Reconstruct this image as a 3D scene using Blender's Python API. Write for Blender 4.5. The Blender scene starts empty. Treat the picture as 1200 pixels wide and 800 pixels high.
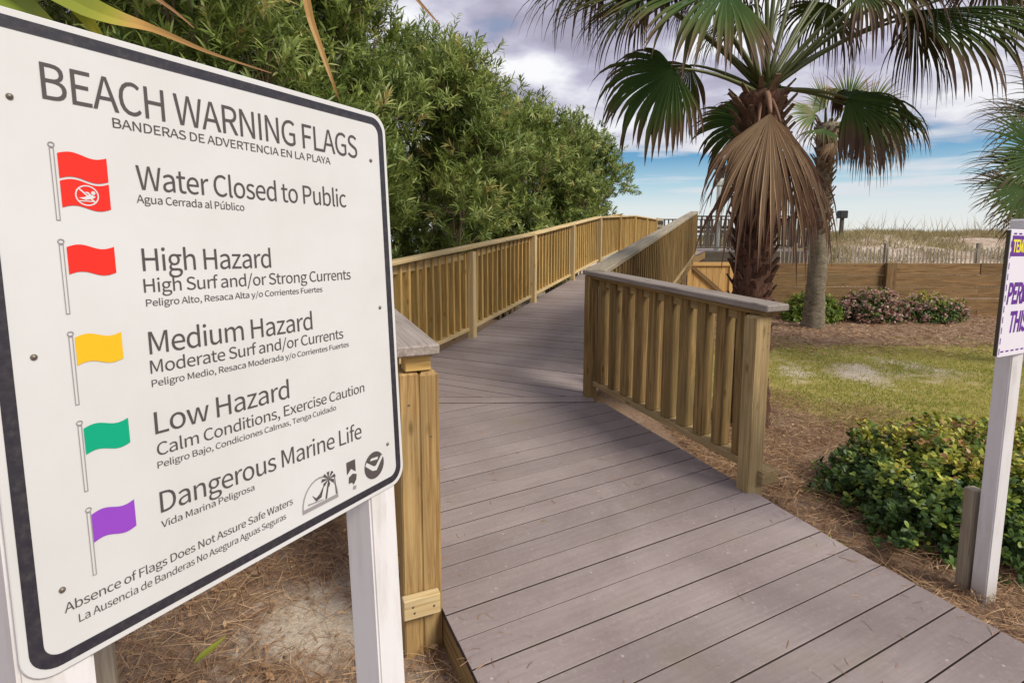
import bpy, bmesh, math, random
import numpy as np
from mathutils import Vector, Matrix, Euler, noise as mnoise

random.seed(7); RNG = np.random.default_rng(7)
R = math.radians
scene = bpy.context.scene
COL = scene.collection

# ------------------------------------------------------------------ camera
# the camera's eye is the origin of heights: z = 0 is eye level, the deck lies 1.45 m below it
cd = bpy.data.cameras.new('camera'); cam = bpy.data.objects.new('camera', cd); COL.objects.link(cam)
cd.sensor_width = 36; cd.lens = 19.2; cd.shift_y = -49 / 1200
cd.clip_start = 0.02; cd.clip_end = 9000
cam.location = (0, 0, 0); cam.rotation_euler = (R(90) - math.atan(0.12), 0, 0)
scene.camera = cam

# ------------------------------------------------------------------ exposure
scene.view_settings.view_transform = 'Standard'; scene.view_settings.look = 'None'
scene.view_settings.gamma = 1; scene.view_settings.exposure = 0.0
scene.render.engine = 'CYCLES'
scene.cycles.max_bounces = 6; scene.cycles.transparent_max_bounces = 8

# ------------------------------------------------------------------ sun + sky
SUN_AZ, SUN_EL = R(128), R(44)          # azimuth clockwise from +Y (view direction), elevation
sd = bpy.data.lights.new('sun', 'SUN'); sun = bpy.data.objects.new('sun', sd); COL.objects.link(sun)
sd.energy = 3.5; sd.angle = R(20); sd.color = (1.0, 0.92, 0.78)
to_sun = Vector((math.sin(SUN_AZ) * math.cos(SUN_EL), math.cos(SUN_AZ) * math.cos(SUN_EL), math.sin(SUN_EL)))
sun.rotation_euler = to_sun.to_track_quat('Z', 'Y').to_euler()

world = bpy.data.worlds.new('World'); scene.world = world; world.use_nodes = True
def N(nt, typ, **kw):
    n = nt.nodes.new(typ)
    for k, v in kw.items():
        if k.startswith('i_'):
            key = k[2:]; key = int(key) if key.isdigit() else key.replace('_', ' ')
            n.inputs[key].default_value = v
        else: setattr(n, k, v)
    return n
def LK(nt, a, b): nt.links.new(a, b)
def ramp(nt, src, stops, interp='LINEAR'):
    r = nt.nodes.new('ShaderNodeValToRGB'); r.color_ramp.interpolation = interp
    el = r.color_ramp.elements
    while len(el) < len(stops): el.new(0.5)
    for e, (p, c) in zip(el, stops):
        e.position = p; e.color = (c, c, c, 1) if isinstance(c, (int, float)) else (*c, 1)
    LK(nt, src, r.inputs[0]); return r.outputs[0]
def math_(nt, op, a, b=None, c=None):
    m = nt.nodes.new('ShaderNodeMath'); m.operation = op
    for i, v in enumerate((a, b, c)):
        if v is None: continue
        if isinstance(v, (int, float)): m.inputs[i].default_value = v
        else: LK(nt, v, m.inputs[i])
    return m.outputs[0]
def mixc(nt, fac, a, b, mode='MIX'):
    m = nt.nodes.new('ShaderNodeMix'); m.data_type = 'RGBA'; m.blend_type = mode
    for k, v in ((0, fac), (6, a), (7, b)):
        if isinstance(v, (int, float)): m.inputs[k].default_value = v
        elif isinstance(v, tuple): m.inputs[k].default_value = (*v, 1)
        else: LK(nt, v, m.inputs[k])
    return m.outputs[2]
def build_sky():
    nt = world.node_tree; nt.nodes.clear()
    out = nt.nodes.new('ShaderNodeOutputWorld'); bg = nt.nodes.new('ShaderNodeBackground'); bg.inputs[1].default_value = 0.09
    LK(nt, bg.outputs[0], out.inputs[0])
    sky = nt.nodes.new('ShaderNodeTexSky'); sky.sky_type = 'NISHITA'; sky.sun_disc = False
    sky.sun_elevation = SUN_EL; sky.sun_rotation = SUN_AZ; sky.air_density = 1.0; sky.dust_density = 0.6; sky.ozone_density = 2.0
    tc = nt.nodes.new('ShaderNodeTexCoord')
    sp = nt.nodes.new('ShaderNodeSeparateXYZ'); LK(nt, tc.outputs['Generated'], sp.inputs[0])
    z = math_(nt, 'MAXIMUM', sp.outputs[2], 0.0)
    # clear air by elevation: white haze at the horizon, saturated blue above it
    air = ramp(nt, z, [(0.0, (10.4, 10.5, 10.3)), (0.045, (9.0, 9.8, 10.0)), (0.085, (5.2, 7.8, 9.2)), (0.13, (1.5, 4.3, 7.2)), (0.4, (1.2, 3.2, 6.2))])
    clear = mixc(nt, 0.8, sky.outputs[0], air)
    # clouds on a plane high above
    den = math_(nt, 'ADD', z, 0.16)
    cx = math_(nt, 'DIVIDE', sp.outputs[0], den); cy = math_(nt, 'DIVIDE', sp.outputs[1], den)
    cv = nt.nodes.new('ShaderNodeCombineXYZ'); LK(nt, cx, cv.inputs[0]); LK(nt, cy, cv.inputs[1]); cv.inputs[2].default_value = 3.3
    n1 = N(nt, 'ShaderNodeTexNoise', i_Scale=1.3, i_Detail=8.0, i_Roughness=0.52, i_Distortion=0.0); LK(nt, cv.outputs[0], n1.inputs['Vector'])
    n2 = N(nt, 'ShaderNodeTexNoise', i_Scale=2.6, i_Detail=8.0, i_Roughness=0.5, i_Distortion=0.0); LK(nt, cv.outputs[0], n2.inputs['Vector'])
    base = ramp(nt, z, [(0.0, 0.0), (0.10, 0.02), (0.15, 0.40), (0.21, 0.60), (1.0, 0.60)])
    cover = math_(nt, 'ADD', base, math_(nt, 'MULTIPLY', math_(nt, 'SUBTRACT', n1.outputs[0], 0.5), 1.1))
    cm = ramp(nt, cover, [(0.26, 0.0), (0.42, 1.0)])
    ccol = ramp(nt, n2.outputs[0], [(0.35, (4.3, 4.1, 5.3)), (0.46, (5.6, 5.4, 6.9)), (0.55, (7.8, 7.8, 8.9)), (0.64, (10.8, 10.8, 11.2))])
    # edges of the cloud deck catch the light near the blue band
    edge = ramp(nt, z, [(0.10, 0.75), (0.24, 0.0)])
    ccol = mixc(nt, edge, ccol, (8.2, 8.2, 8.8))
    c = mixc(nt, cm, clear, ccol)
    # thin streaks low over the sea
    sv = nt.nodes.new('ShaderNodeCombineXYZ'); LK(nt, math_(nt, 'MULTIPLY', sp.outputs[0], 3.0), sv.inputs[0]); LK(nt, math_(nt, 'MULTIPLY', sp.outputs[1], 3.0), sv.inputs[1]); LK(nt, math_(nt, 'MULTIPLY', z, 46.0), sv.inputs[2])
    n3 = N(nt, 'ShaderNodeTexNoise', i_Scale=1.0, i_Detail=6.0, i_Roughness=0.55); LK(nt, sv.outputs[0], n3.inputs['Vector'])
    st = ramp(nt, n3.outputs[0], [(0.50, 0.0), (0.66, 0.8)])
    lowm = ramp(nt, z, [(0.02, 0.0), (0.06, 1.0), (0.16, 1.0), (0.22, 0.0)])
    c = mixc(nt, math_(nt, 'MULTIPLY', st, lowm), c, (8.3, 8.5, 9.0))
    LK(nt, c, bg.inputs[0])
build_sky()

# ------------------------------------------------------------------ materials
MATS = {}
def newmat(name, rough=0.7, spec=0.3):
    m = bpy.data.materials.new(name); m.use_nodes = True; nt = m.node_tree
    b = nt.nodes['Principled BSDF']; b.inputs['Roughness'].default_value = rough
    b.inputs['Specular IOR Level'].default_value = spec
    MATS[name] = m; return m, nt, b
def plain(name, col, rough=0.6, spec=0.3, metal=0):
    m, nt, b = newmat(name, rough, spec); b.inputs['Base Color'].default_value = (*col, 1); b.inputs['Metallic'].default_value = metal; return m
def bump(nt, b, h, strength, dist=0.002):
    n = nt.nodes.new('ShaderNodeBump'); n.inputs['Strength'].default_value = strength; n.inputs['Distance'].default_value = dist
    LK(nt, h, n.inputs['Height']); LK(nt, n.outputs[0], b.inputs['Normal'])
def wood(name, dark, light, tint, rough=0.75, tintamt=0.5, crack=0.5):
    m, nt, b = newmat(name, rough, 0.25)
    tc = nt.nodes.new('ShaderNodeTexCoord'); oi = nt.nodes.new('ShaderNodeObjectInfo')
    off = nt.nodes.new('ShaderNodeVectorMath'); off.operation = 'ADD'
    cmb = nt.nodes.new('ShaderNodeCombineXYZ')
    for i, k in enumerate((37.0, 11.0, 5.0)): LK(nt, math_(nt, 'MULTIPLY', oi.outputs['Random'], k), cmb.inputs[i])
    LK(nt, tc.outputs['Object'], off.inputs[0]); LK(nt, cmb.outputs[0], off.inputs[1])
    def nz(sc, vec, det=6, ro=0.6, dist=0.0):
        mp = nt.nodes.new('ShaderNodeMapping'); mp.inputs['Scale'].default_value = vec; LK(nt, off.outputs[0], mp.inputs[0])
        n = N(nt, 'ShaderNodeTexNoise', i_Scale=sc, i_Detail=float(det), i_Roughness=ro, i_Distortion=dist); LK(nt, mp.outputs[0], n.inputs['Vector']); return n.outputs[0]
    grain = nz(1.0, (2.2, 55, 55), 7, 0.6, 0.8)
    fine = nz(1.0, (5, 190, 190), 4, 0.6)
    patch = nz(1.0, (2.0, 7, 7), 3, 0.5, 0.6)
    c = mixc(nt, ramp(nt, grain, [(0.36, 0.0), (0.64, 1.0)]), dark, light)
    c = mixc(nt, math_(nt, 'MULTIPLY', ramp(nt, patch, [(0.42, 0.0), (0.66, 1.0)]), tintamt), c, tint)
    br = math_(nt, 'ADD', math_(nt, 'MULTIPLY', oi.outputs['Random'], 0.34), 0.83)
    vb = nt.nodes.new('ShaderNodeVectorMath'); vb.operation = 'SCALE'; LK(nt, c, vb.inputs[0]); LK(nt, br, vb.inputs[3])
    ck = ramp(nt, fine, [(0.30, 1.0), (0.36, 0.0)])
    c = mixc(nt, math_(nt, 'MULTIPLY', ck, crack), vb.outputs[0], tuple(x * 0.35 for x in dark))
    # knots
    mp = nt.nodes.new('ShaderNodeMapping'); mp.inputs['Scale'].default_value = (3.2, 9, 9); LK(nt, off.outputs[0], mp.inputs[0])
    vo = N(nt, 'ShaderNodeTexVoronoi', i_Scale=1.0); LK(nt, mp.outputs[0], vo.inputs['Vector'])
    kn = ramp(nt, vo.outputs['Distance'], [(0.05, 1.0), (0.13, 0.0)])
    c = mixc(nt, math_(nt, 'MULTIPLY', kn, 0.7), c, tuple(x * 0.45 for x in dark))
    LK(nt, c, b.inputs['Base Color'])
    bump(nt, b, math_(nt, 'ADD', grain, fine), 0.5, 0.0015); return m
wood('new_pine', (0.33, 0.185, 0.05), (0.66, 0.44, 0.16), (0.42, 0.31, 0.12), tintamt=.65, crack=.7)
wood('post_pine', (0.27, 0.155, 0.055), (0.52, 0.35, 0.15), (0.36, 0.27, 0.13), crack=0.8)
wood('new_pine_cap', (0.46, 0.32, 0.14), (0.70, 0.55, 0.30), (0.50, 0.43, 0.28))
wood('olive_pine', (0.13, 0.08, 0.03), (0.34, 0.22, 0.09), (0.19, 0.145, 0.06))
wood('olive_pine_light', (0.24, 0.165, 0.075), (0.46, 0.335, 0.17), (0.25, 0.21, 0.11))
wood('grey_cap', (0.20, 0.165, 0.145), (0.37, 0.32, 0.29), (0.27, 0.25, 0.22), crack=0.8)
wood('grey_cap_far', (0.27, 0.225, 0.16), (0.46, 0.40, 0.30), (0.30, 0.28, 0.20), crack=0.8)
wood('wall_pine', (0.13, 0.075, 0.032), (0.33, 0.20, 0.09), (0.20, 0.14, 0.07))
wood('gate_pine', (0.50, 0.29, 0.10), (0.66, 0.42, 0.17), (0.5, 0.33, 0.14))
wood('dark_timber', (0.055, 0.045, 0.035), (0.12, 0.10, 0.08), (0.09, 0.08, 0.06))
wood('picket_grey', (0.20, 0.17, 0.13), (0.38, 0.34, 0.28), (0.26, 0.23, 0.18))
wood('stake_wood', (0.25, 0.20, 0.14), (0.46, 0.40, 0.31), (0.34, 0.30, 0.24))
def white_paint(name, col, dirt):
    m, nt, b = newmat(name, 0.5, 0.4)
    tc = nt.nodes.new('ShaderNodeTexCoord'); mp = nt.nodes.new('ShaderNodeMapping'); mp.inputs['Scale'].default_value = (3, 22, 22); LK(nt, tc.outputs['Object'], mp.inputs[0])
    n = N(nt, 'ShaderNodeTexNoise', i_Scale=1.6, i_Detail=7.0, i_Roughness=0.65); LK(nt, mp.outputs[0], n.inputs['Vector'])
    n2 = N(nt, 'ShaderNodeTexNoise', i_Scale=6.0, i_Detail=6.0, i_Roughness=0.65); LK(nt, tc.outputs['Object'], n2.inputs['Vector'])
    f = math_(nt, 'MULTIPLY', ramp(nt, n.outputs[0], [(0.45, 0.0), (0.75, 1.0)]), ramp(nt, n2.outputs[0], [(0.4, 0.15), (0.7, 0.8)]))
    geo = nt.nodes.new('ShaderNodeNewGeometry'); sp = nt.nodes.new('ShaderNodeSeparateXYZ'); LK(nt, geo.outputs['Position'], sp.inputs[0])
    hz = ramp(nt, math_(nt, 'ADD', math_(nt, 'ADD', sp.outputs[2], 1.62), math_(nt, 'MULTIPLY', n2.outputs[0], -0.12)), [(0.0, 0.75), (0.10, 0.0)])
    f = math_(nt, 'MAXIMUM', f, hz)
    LK(nt, mixc(nt, f, col, dirt), b.inputs['Base Color']); bump(nt, b, n.outputs[0], 0.35, 0.001); return m
white_paint('post_paint', (0.74, 0.73, 0.75), (0.46, 0.43, 0.38))
def deckmat():
    m, nt, b = newmat('composite_deck', 0.62, 0.35)
    tc = nt.nodes.new('ShaderNodeTexCoord'); oi = nt.nodes.new('ShaderNodeObjectInfo'); geo = nt.nodes.new('ShaderNodeNewGeometry')
    mp = nt.nodes.new('ShaderNodeMapping'); mp.inputs['Scale'].default_value = (3.0, 60, 60); LK(nt, tc.outputs['Object'], mp.inputs[0])
    g = N(nt, 'ShaderNodeTexNoise', i_Scale=1.0, i_Detail=6.0, i_Roughness=0.6); LK(nt, mp.outputs[0], g.inputs['Vector'])
    big = N(nt, 'ShaderNodeTexNoise', i_Scale=1.3, i_Detail=5.0, i_Roughness=0.6, i_Distortion=0.5); LK(nt, geo.outputs['Position'], big.inputs['Vector'])
    spk = N(nt, 'ShaderNodeTexNoise', i_Scale=55.0, i_Detail=5.0, i_Roughness=0.7); LK(nt, geo.outputs['Position'], spk.inputs['Vector'])
    sp2 = N(nt, 'ShaderNodeTexVoronoi', i_Scale=11.0); LK(nt, geo.outputs['Position'], sp2.inputs['Vector'])
    c = mixc(nt, ramp(nt, big.outputs[0], [(0.3, 0.0), (0.7, 1.0)]), (0.225, 0.183, 0.176), (0.345, 0.293, 0.283))
    c = mixc(nt, ramp(nt, g.outputs[0], [(0.35, 0.30), (0.6, 0.0)]), c, (0.18, 0.14, 0.14))
    c = mixc(nt, math_(nt, 'MULTIPLY', ramp(nt, spk.outputs[0], [(0.56, 0.0), (0.74, 1.0)]), 0.5), c, (0.42, 0.37, 0.36))
    c = mixc(nt, math_(nt, 'MULTIPLY', ramp(nt, spk.outputs[0], [(0.27, 1.0), (0.40, 0.0)]), 0.45), c, (0.10, 0.08, 0.08))
    c = mixc(nt, math_(nt, 'MULTIPLY', ramp(nt, sp2.outputs['Distance'], [(0.035, 1.0), (0.07, 0.0)]), 0.6), c, (0.55, 0.50, 0.44))
    # greenish-tan stains
    st = N(nt, 'ShaderNodeTexNoise', i_Scale=2.7, i_Detail=3.0, i_Roughness=0.5); LK(nt, geo.outputs['Position'], st.inputs['Vector'])
    c = mixc(nt, math_(nt, 'MULTIPLY', ramp(nt, st.outputs[0], [(0.6, 0.0), (0.75, 1.0)]), 0.35), c, (0.23, 0.20, 0.13))
    br = math_(nt, 'ADD', math_(nt, 'MULTIPLY', oi.outputs['Random'], 0.15), 0.93)
    vb = nt.nodes.new('ShaderNodeVectorMath'); vb.operation = 'SCALE'; LK(nt, c, vb.inputs[0]); LK(nt, br, vb.inputs[3])
    LK(nt, vb.outputs[0], b.inputs['Base Color'])
    bump(nt, b, math_(nt, 'ADD', g.outputs[0], spk.outputs[0]), 0.35, 0.001)
    LK(nt, ramp(nt, big.outputs[0], [(0.3, 0.5), (0.7, 0.72)]), b.inputs['Roughness'])
deckmat()
plain('deck_gap_shade', (0.06, 0.042, 0.038), 0.9)  # shade of the gaps painted into the colour of the board sides
def leafmat(name, cols, rough=0.5, trans=0.25, spec=0.4, attr='rnd'):
    m, nt, b = newmat(name, rough, spec)
    at = nt.nodes.new('ShaderNodeAttribute'); at.attribute_name = attr
    c = ramp(nt, at.outputs['Fac'], cols); LK(nt, c, b.inputs['Base Color'])
    tr = nt.nodes.new('ShaderNodeBsdfTranslucent'); LK(nt, c, tr.inputs[0])
    mx = nt.nodes.new('ShaderNodeMixShader'); mx.inputs[0].default_value = trans
    out = nt.nodes['Material Output']; LK(nt, b.outputs[0], mx.inputs[1]); LK(nt, tr.outputs[0], mx.inputs[2]); LK(nt, mx.outputs[0], out.inputs[0]); return m
leafmat('oleander_leaf', [(0.0, (0.07, 0.11, 0.03)), (0.45, (0.23, 0.31, 0.075)), (0.8, (0.43, 0.48, 0.15)), (0.93, (0.52, 0.52, 0.20)), (1.0, (0.50, 0.40, 0.15))], 0.42, 0.35)
leafmat('hawthorn_leaf', [(0.0, (0.035, 0.07, 0.022)), (0.35, (0.09, 0.16, 0.035)), (0.58, (0.26, 0.33, 0.05)), (0.85, (0.52, 0.50, 0.07)), (1.0, (0.40, 0.22, 0.10))], 0.42, 0.2, 0.35)
leafmat('yellow_leaf', [(0.0, (0.10, 0.17, 0.03)), (0.5, (0.28, 0.36, 0.05)), (1.0, (0.50, 0.50, 0.10))], 0.45, 0.3)
leafmat('petal', [(0.0, (0.50, 0.25, 0.22)), (0.5, (0.66, 0.42, 0.38)), (1.0, (0.75, 0.62, 0.55))], 0.6, 0.3)
leafmat('grass_blade', [(0.0, (0.17, 0.23, 0.035)), (0.4, (0.36, 0.40, 0.07)), (0.75, (0.54, 0.50, 0.14)), (1.0, (0.56, 0.44, 0.24))], 0.6, 0.3)
leafmat('dune_grass', [(0.0, (0.16, 0.17, 0.06)), (0.5, (0.33, 0.27, 0.13)), (1.0, (0.50, 0.40, 0.24))], 0.7, 0.2)
leafmat('pine_needle', [(0.0, (0.14, 0.07, 0.04)), (0.45, (0.34, 0.20, 0.105)), (0.8, (0.52, 0.35, 0.19)), (1.0, (0.68, 0.54, 0.35))], 0.6, 0.1)
leafmat('frond_live', [(0.0, (0.032, 0.075, 0.014)), (0.35, (0.055, 0.095, 0.018)), (0.62, (0.085, 0.09, 0.026)), (0.82, (0.115, 0.08, 0.042)), (1.0, (0.105, 0.066, 0.045))], 0.7, 0.12, 0.2, 'dry')
leafmat('frond_pale', [(0.0, (0.10, 0.18, 0.04)), (0.4, (0.20, 0.27, 0.07)), (0.7, (0.32, 0.29, 0.11)), (1.0, (0.34, 0.22, 0.12))], 0.45, 0.3, 0.4, 'dry')
leafmat('frond_dead', [(0.0, (0.44, 0.325, 0.21)), (0.35, (0.36, 0.25, 0.155)), (0.7, (0.25, 0.155, 0.10)), (1.0, (0.17, 0.095, 0.065))], 0.7, 0.1, 0.2, 'dry')
leafmat('blade_yellow', [(0.0, (0.16, 0.26, 0.03)), (0.35, (0.42, 0.42, 0.05)), (0.6, (0.60, 0.36, 0.10)), (1.0, (0.33, 0.18, 0.08))], 0.5, 0.35, 0.4, 'dry')
plain('petiole_green', (0.085, 0.10, 0.03), 0.4, 0.4)
plain('petiole_dead', (0.24, 0.135, 0.085), 0.6)
plain('twig', (0.23, 0.175, 0.115), 0.8)
def barkmat(name, a, b_, sc=(14, 14, 5)):
    m, nt, b = newmat(name, 0.9, 0.15)
    geo = nt.nodes.new('ShaderNodeNewGeometry'); mp = nt.nodes.new('ShaderNodeMapping'); mp.inputs['Scale'].default_value = sc; LK(nt, geo.outputs['Position'], mp.inputs[0])
    n = N(nt, 'ShaderNodeTexNoise', i_Scale=1.0, i_Detail=9.0, i_Roughness=0.7, i_Distortion=0.8); LK(nt, mp.outputs[0], n.inputs['Vector'])
    w = N(nt, 'ShaderNodeTexNoise', i_Scale=2.5, i_Detail=4.0, i_Roughness=0.6); LK(nt, geo.outputs['Position'], w.inputs['Vector'])
    c = mixc(nt, ramp(nt, n.outputs[0], [(0.35, 0.0), (0.65, 1.0)]), a, b_)
    c = mixc(nt, math_(nt, 'MULTIPLY', ramp(nt, w.outputs[0], [(0.45, 0.0), (0.65, 1.0)]), 0.4), c, tuple((x + y) * 0.65 for x, y in zip(a, b_)))
    LK(nt, c, b.inputs['Base Color']); bump(nt, b, n.outputs[0], 0.9, 0.02); return m
barkmat('bark_red', (0.04, 0.02, 0.015), (0.19, 0.10, 0.068), (26, 26, 9))
barkmat('bark_grey', (0.10, 0.082, 0.06), (0.30, 0.26, 0.19), (12, 12, 26))
barkmat('boot_brown', (0.08, 0.05, 0.035), (0.28, 0.19, 0.12), (20, 20, 20))
plain('rust_bolt', (0.20, 0.17, 0.14), 0.45, 0.5, 0.6)
def signwhite():
    m, nt, b = newmat('sign_white', 0.38, 0.45)
    tc = nt.nodes.new('ShaderNodeTexCoord'); n = N(nt, 'ShaderNodeTexNoise', i_Scale=3.0, i_Detail=6.0, i_Roughness=0.6); LK(nt, tc.outputs['Object'], n.inputs['Vector'])
    LK(nt, mixc(nt, ramp(nt, n.outputs[0], [(0.4, 0.0), (0.7, 1.0)]), (0.665, 0.675, 0.69), (0.60, 0.605, 0.605)), b.inputs['Base Color'])
    LK(nt, ramp(nt, n.outputs[0], [(0.3, 0.28), (0.7, 0.5)]), b.inputs['Roughness'])
signwhite()
def signblack():
    m, nt, b = newmat('sign_border', 0.42, 0.5)
    tc = nt.nodes.new('ShaderNodeTexCoord'); n = N(nt, 'ShaderNodeTexNoise', i_Scale=90.0, i_Detail=4.0, i_Roughness=0.7); LK(nt, tc.outputs['Object'], n.inputs['Vector'])
    c = ramp(nt, n.outputs[0], [(0.3, (0.018, 0.017, 0.03)), (0.5, (0.028, 0.026, 0.036)), (0.75, (0.06, 0.055, 0.062))])
    LK(nt, c, b.inputs['Base Color'])
signblack()
plain('ink_dark', (0.085, 0.072, 0.075), 0.5)
plain('ink_grey', (0.30, 0.28, 0.29), 0.5)
plain('flag_red', (0.78, 0.025, 0.015), 0.5); plain('flag_yellow', (0.80, 0.47, 0.015), 0.5)
plain('flag_green', (0.0, 0.36, 0.20), 0.5); plain('flag_purple', (0.27, 0.06, 0.52), 0.5)
plain('ink_purple', (0.12, 0.02, 0.28), 0.5); plain('ink_yellow', (0.80, 0.70, 0.04), 0.5)
plain('sign_lilac', (0.76, 0.74, 0.84), 0.5); plain('sign_edge_dark', (0.07, 0.06, 0.045), 0.6)
plain('aluminium', (0.62, 0.61, 0.60), 0.4, 0.5, 0.5)
plain('dark_paint', (0.03, 0.035, 0.035), 0.5)
plain('pale_paint', (0.62, 0.66, 0.62), 0.5)
def ground_mat():
    m, nt, b = newmat('ground_cover', 0.95, 0.1)
    geo = nt.nodes.new('ShaderNodeNewGeometry')
    def at(n):
        a = nt.nodes.new('ShaderNodeAttribute'); a.attribute_name = n; return a.outputs['Fac']
    def nz(sc, det=6, ro=0.65, dist=0.0):
        n = N(nt, 'ShaderNodeTexNoise', i_Scale=sc, i_Detail=float(det), i_Roughness=ro, i_Distortion=dist); LK(nt, geo.outputs['Position'], n.inputs['Vector']); return n.outputs[0]
    f1, f2, f3 = nz(38, 7, 0.7), nz(6, 6, 0.65, 0.6), nz(120, 5, 0.7)
    mulch = mixc(nt, ramp(nt, f1, [(0.3, 0.0), (0.7, 1.0)]), (0.15, 0.09, 0.06), (0.42, 0.29, 0.19))
    mulch = mixc(nt, ramp(nt, f2, [(0.45, 0.0), (0.7, 0.55)]), mulch, (0.30, 0.235, 0.20))
    sand = mixc(nt, ramp(nt, f3, [(0.35, 0.0), (0.65, 1.0)]), (0.46, 0.38, 0.30), (0.68, 0.60, 0.49))
    sand = mixc(nt, ramp(nt, f1, [(0.30, 0.7), (0.42, 0.0)]), sand, (0.14, 0.09, 0.06))
    grass = mixc(nt, ramp(nt, f2, [(0.35, 0.0), (0.65, 1.0)]), (0.27, 0.25, 0.05), (0.46, 0.38, 0.13))
    grass = mixc(nt, ramp(nt, f1, [(0.4, 0.0), (0.7, 0.6)]), grass, (0.30, 0.22, 0.12))
    def thr(a, w=1.25, lo=.42, hi=.58):
        v = math_(nt, 'ADD', a, math_(nt, 'MULTIPLY', math_(nt, 'SUBTRACT', math_(nt, 'ADD', f2, math_(nt, 'MULTIPLY', f1, 0.6)), 0.8), w)); return ramp(nt, v, [(lo, 0.0), (hi, 1.0)])
    c = mixc(nt, thr(at('grass')), mulch, grass)
    c = mixc(nt, thr(at('sand'), 1.5, .30, .85), c, sand)
    LK(nt, c, b.inputs['Base Color']); bump(nt, b, math_(nt, 'ADD', f1, f3), 0.8, 0.012)
ground_mat()
def seamat():
    m, nt, b = newmat('sea_water', 0.15, 0.5); b.inputs['Base Color'].default_value = (0.02, 0.16, 0.20, 1)
    geo = nt.nodes.new('ShaderNodeNewGeometry'); n = N(nt, 'ShaderNodeTexNoise', i_Scale=0.6, i_Detail=5.0); LK(nt, geo.outputs['Position'], n.inputs['Vector']); bump(nt, b, n.outputs[0], 0.6, 0.4)
seamat()

# ------------------------------------------------------------------ helpers
def props(o, label=None, cat=None, group=None, kind=None):
    if label: o['label'] = label
    if cat: o['category'] = cat
    if group: o['group'] = group
    if kind: o['kind'] = kind
    return o
def thing(name, loc, label, cat, group=None, kind=None):
    o = bpy.data.objects.new(name, None); o.empty_display_size = 0.1; COL.objects.link(o); o.location = loc
    return props(o, label, cat, group, kind)
def wloc(o):
    l = Vector(o.location)
    while o.parent: o = o.parent; l += Vector(o.location)
    return l
def link(name, me, parent=None, loc=(0, 0, 0), rot=None):
    o = bpy.data.objects.new(name, me); COL.objects.link(o); loc = Vector(loc)
    if parent is not None: o.parent = parent; loc = loc - wloc(parent)
    o.location = loc
    if rot is not None: o.rotation_mode = 'QUATERNION'; o.rotation_quaternion = rot
    return o
def mkmesh(name, v, f, mat, attrs=None, smooth=False):
    me = bpy.data.meshes.new(name); me.from_pydata([tuple(p) for p in v], [], f); me.materials.append(MATS[mat])
    for k, a in (attrs or {}).items():
        at = me.attributes.new(k, 'FLOAT', 'POINT'); at.data.foreach_set('value', np.asarray(a, dtype=np.float32))
    if smooth: me.polygons.foreach_set('use_smooth', [True] * len(me.polygons))
    me.update(); return me
def batch_mesh(name, tv, tf, pos, M, mat, rnd, attr='rnd'):
    """many copies of a small template: tv (k,3), tf list of faces, pos (n,3), M (n,3,3) with columns = scaled axes"""
    tv = np.asarray(tv, float); n = len(pos); k = len(tv)
    V = np.einsum('nij,kj->nki', M, tv) + pos[:, None, :]
    me = bpy.data.meshes.new(name); me.vertices.add(n * k); me.vertices.foreach_set('co', V.reshape(-1).astype(np.float32))
    lens = np.array([len(q) for q in tf]); flat = np.concatenate([np.array(q) for q in tf]); L = len(flat)
    loops = (flat[None, :] + (np.arange(n) * k)[:, None]).reshape(-1)
    me.loops.add(n * L); me.loops.foreach_set('vertex_index', loops.astype(np.int32))
    st = np.concatenate([[0], np.cumsum(lens)[:-1]]); starts = (st[None, :] + (np.arange(n) * L)[:, None]).reshape(-1)
    me.polygons.add(n * len(tf)); me.polygons.foreach_set('loop_start', starts.astype(np.int32))
    me.materials.append(MATS[mat]); me.update(calc_edges=True); me.validate()
    at = me.attributes.new(attr, 'FLOAT', 'POINT'); at.data.foreach_set('value', np.repeat(np.asarray(rnd), k).astype(np.float32))
    return me
def frames(d, up=None, roll=None):
    """orthonormal frames, column 0 along d"""
    d = d / np.linalg.norm(d, axis=1, keepdims=True); n = len(d)
    if up is None: up = np.tile([0, 0, 1.0], (n, 1))
    y = np.cross(up, d); ln = np.linalg.norm(y, axis=1, keepdims=True); y = np.where(ln < 1e-4, [[1.0, 0, 0]], y / np.maximum(ln, 1e-9))
    z = np.cross(d, y)
    if roll is not None:
        c, s = np.cos(roll)[:, None], np.sin(roll)[:, None]; y, z = c * y + s * z, -s * y + c * z
    return np.stack([d, y, z], axis=2)
BOXC = {}
def boxmesh(L, W, H, mat, ch=0.003):
    key = (round(L, 3), round(W, 3), round(H, 3), mat, ch)
    if key in BOXC: return BOXC[key]
    bm = bmesh.new(); bmesh.ops.create_cube(bm, size=1.0); bmesh.ops.scale(bm, vec=(L, W, H), verts=bm.verts)
    if ch: bmesh.ops.bevel(bm, geom=bm.edges[:], offset=ch, segments=1, affect='EDGES')
    me = bpy.data.meshes.new('timber'); bm.to_mesh(me); bm.free(); me.materials.append(MATS[mat]); BOXC[key] = me; return me
def member(name, p0, p1, W, H, mat, parent, up=(0, 0, 1), ch=0.003, cut=False):
    """a straight timber from p0 to p1, W across, H along 'up'"""
    p0, p1 = Vector(p0), Vector(p1); d = p1 - p0; L = d.length; x = d.normalized(); y = Vector(up).cross(x).normalized(); z = x.cross(y)
    M = Matrix((x, y, z)).transposed(); me = boxmesh(L, W, H, mat, ch)
    return link(name, me, parent, (p0 + p1) / 2, M.to_quaternion())
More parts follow.
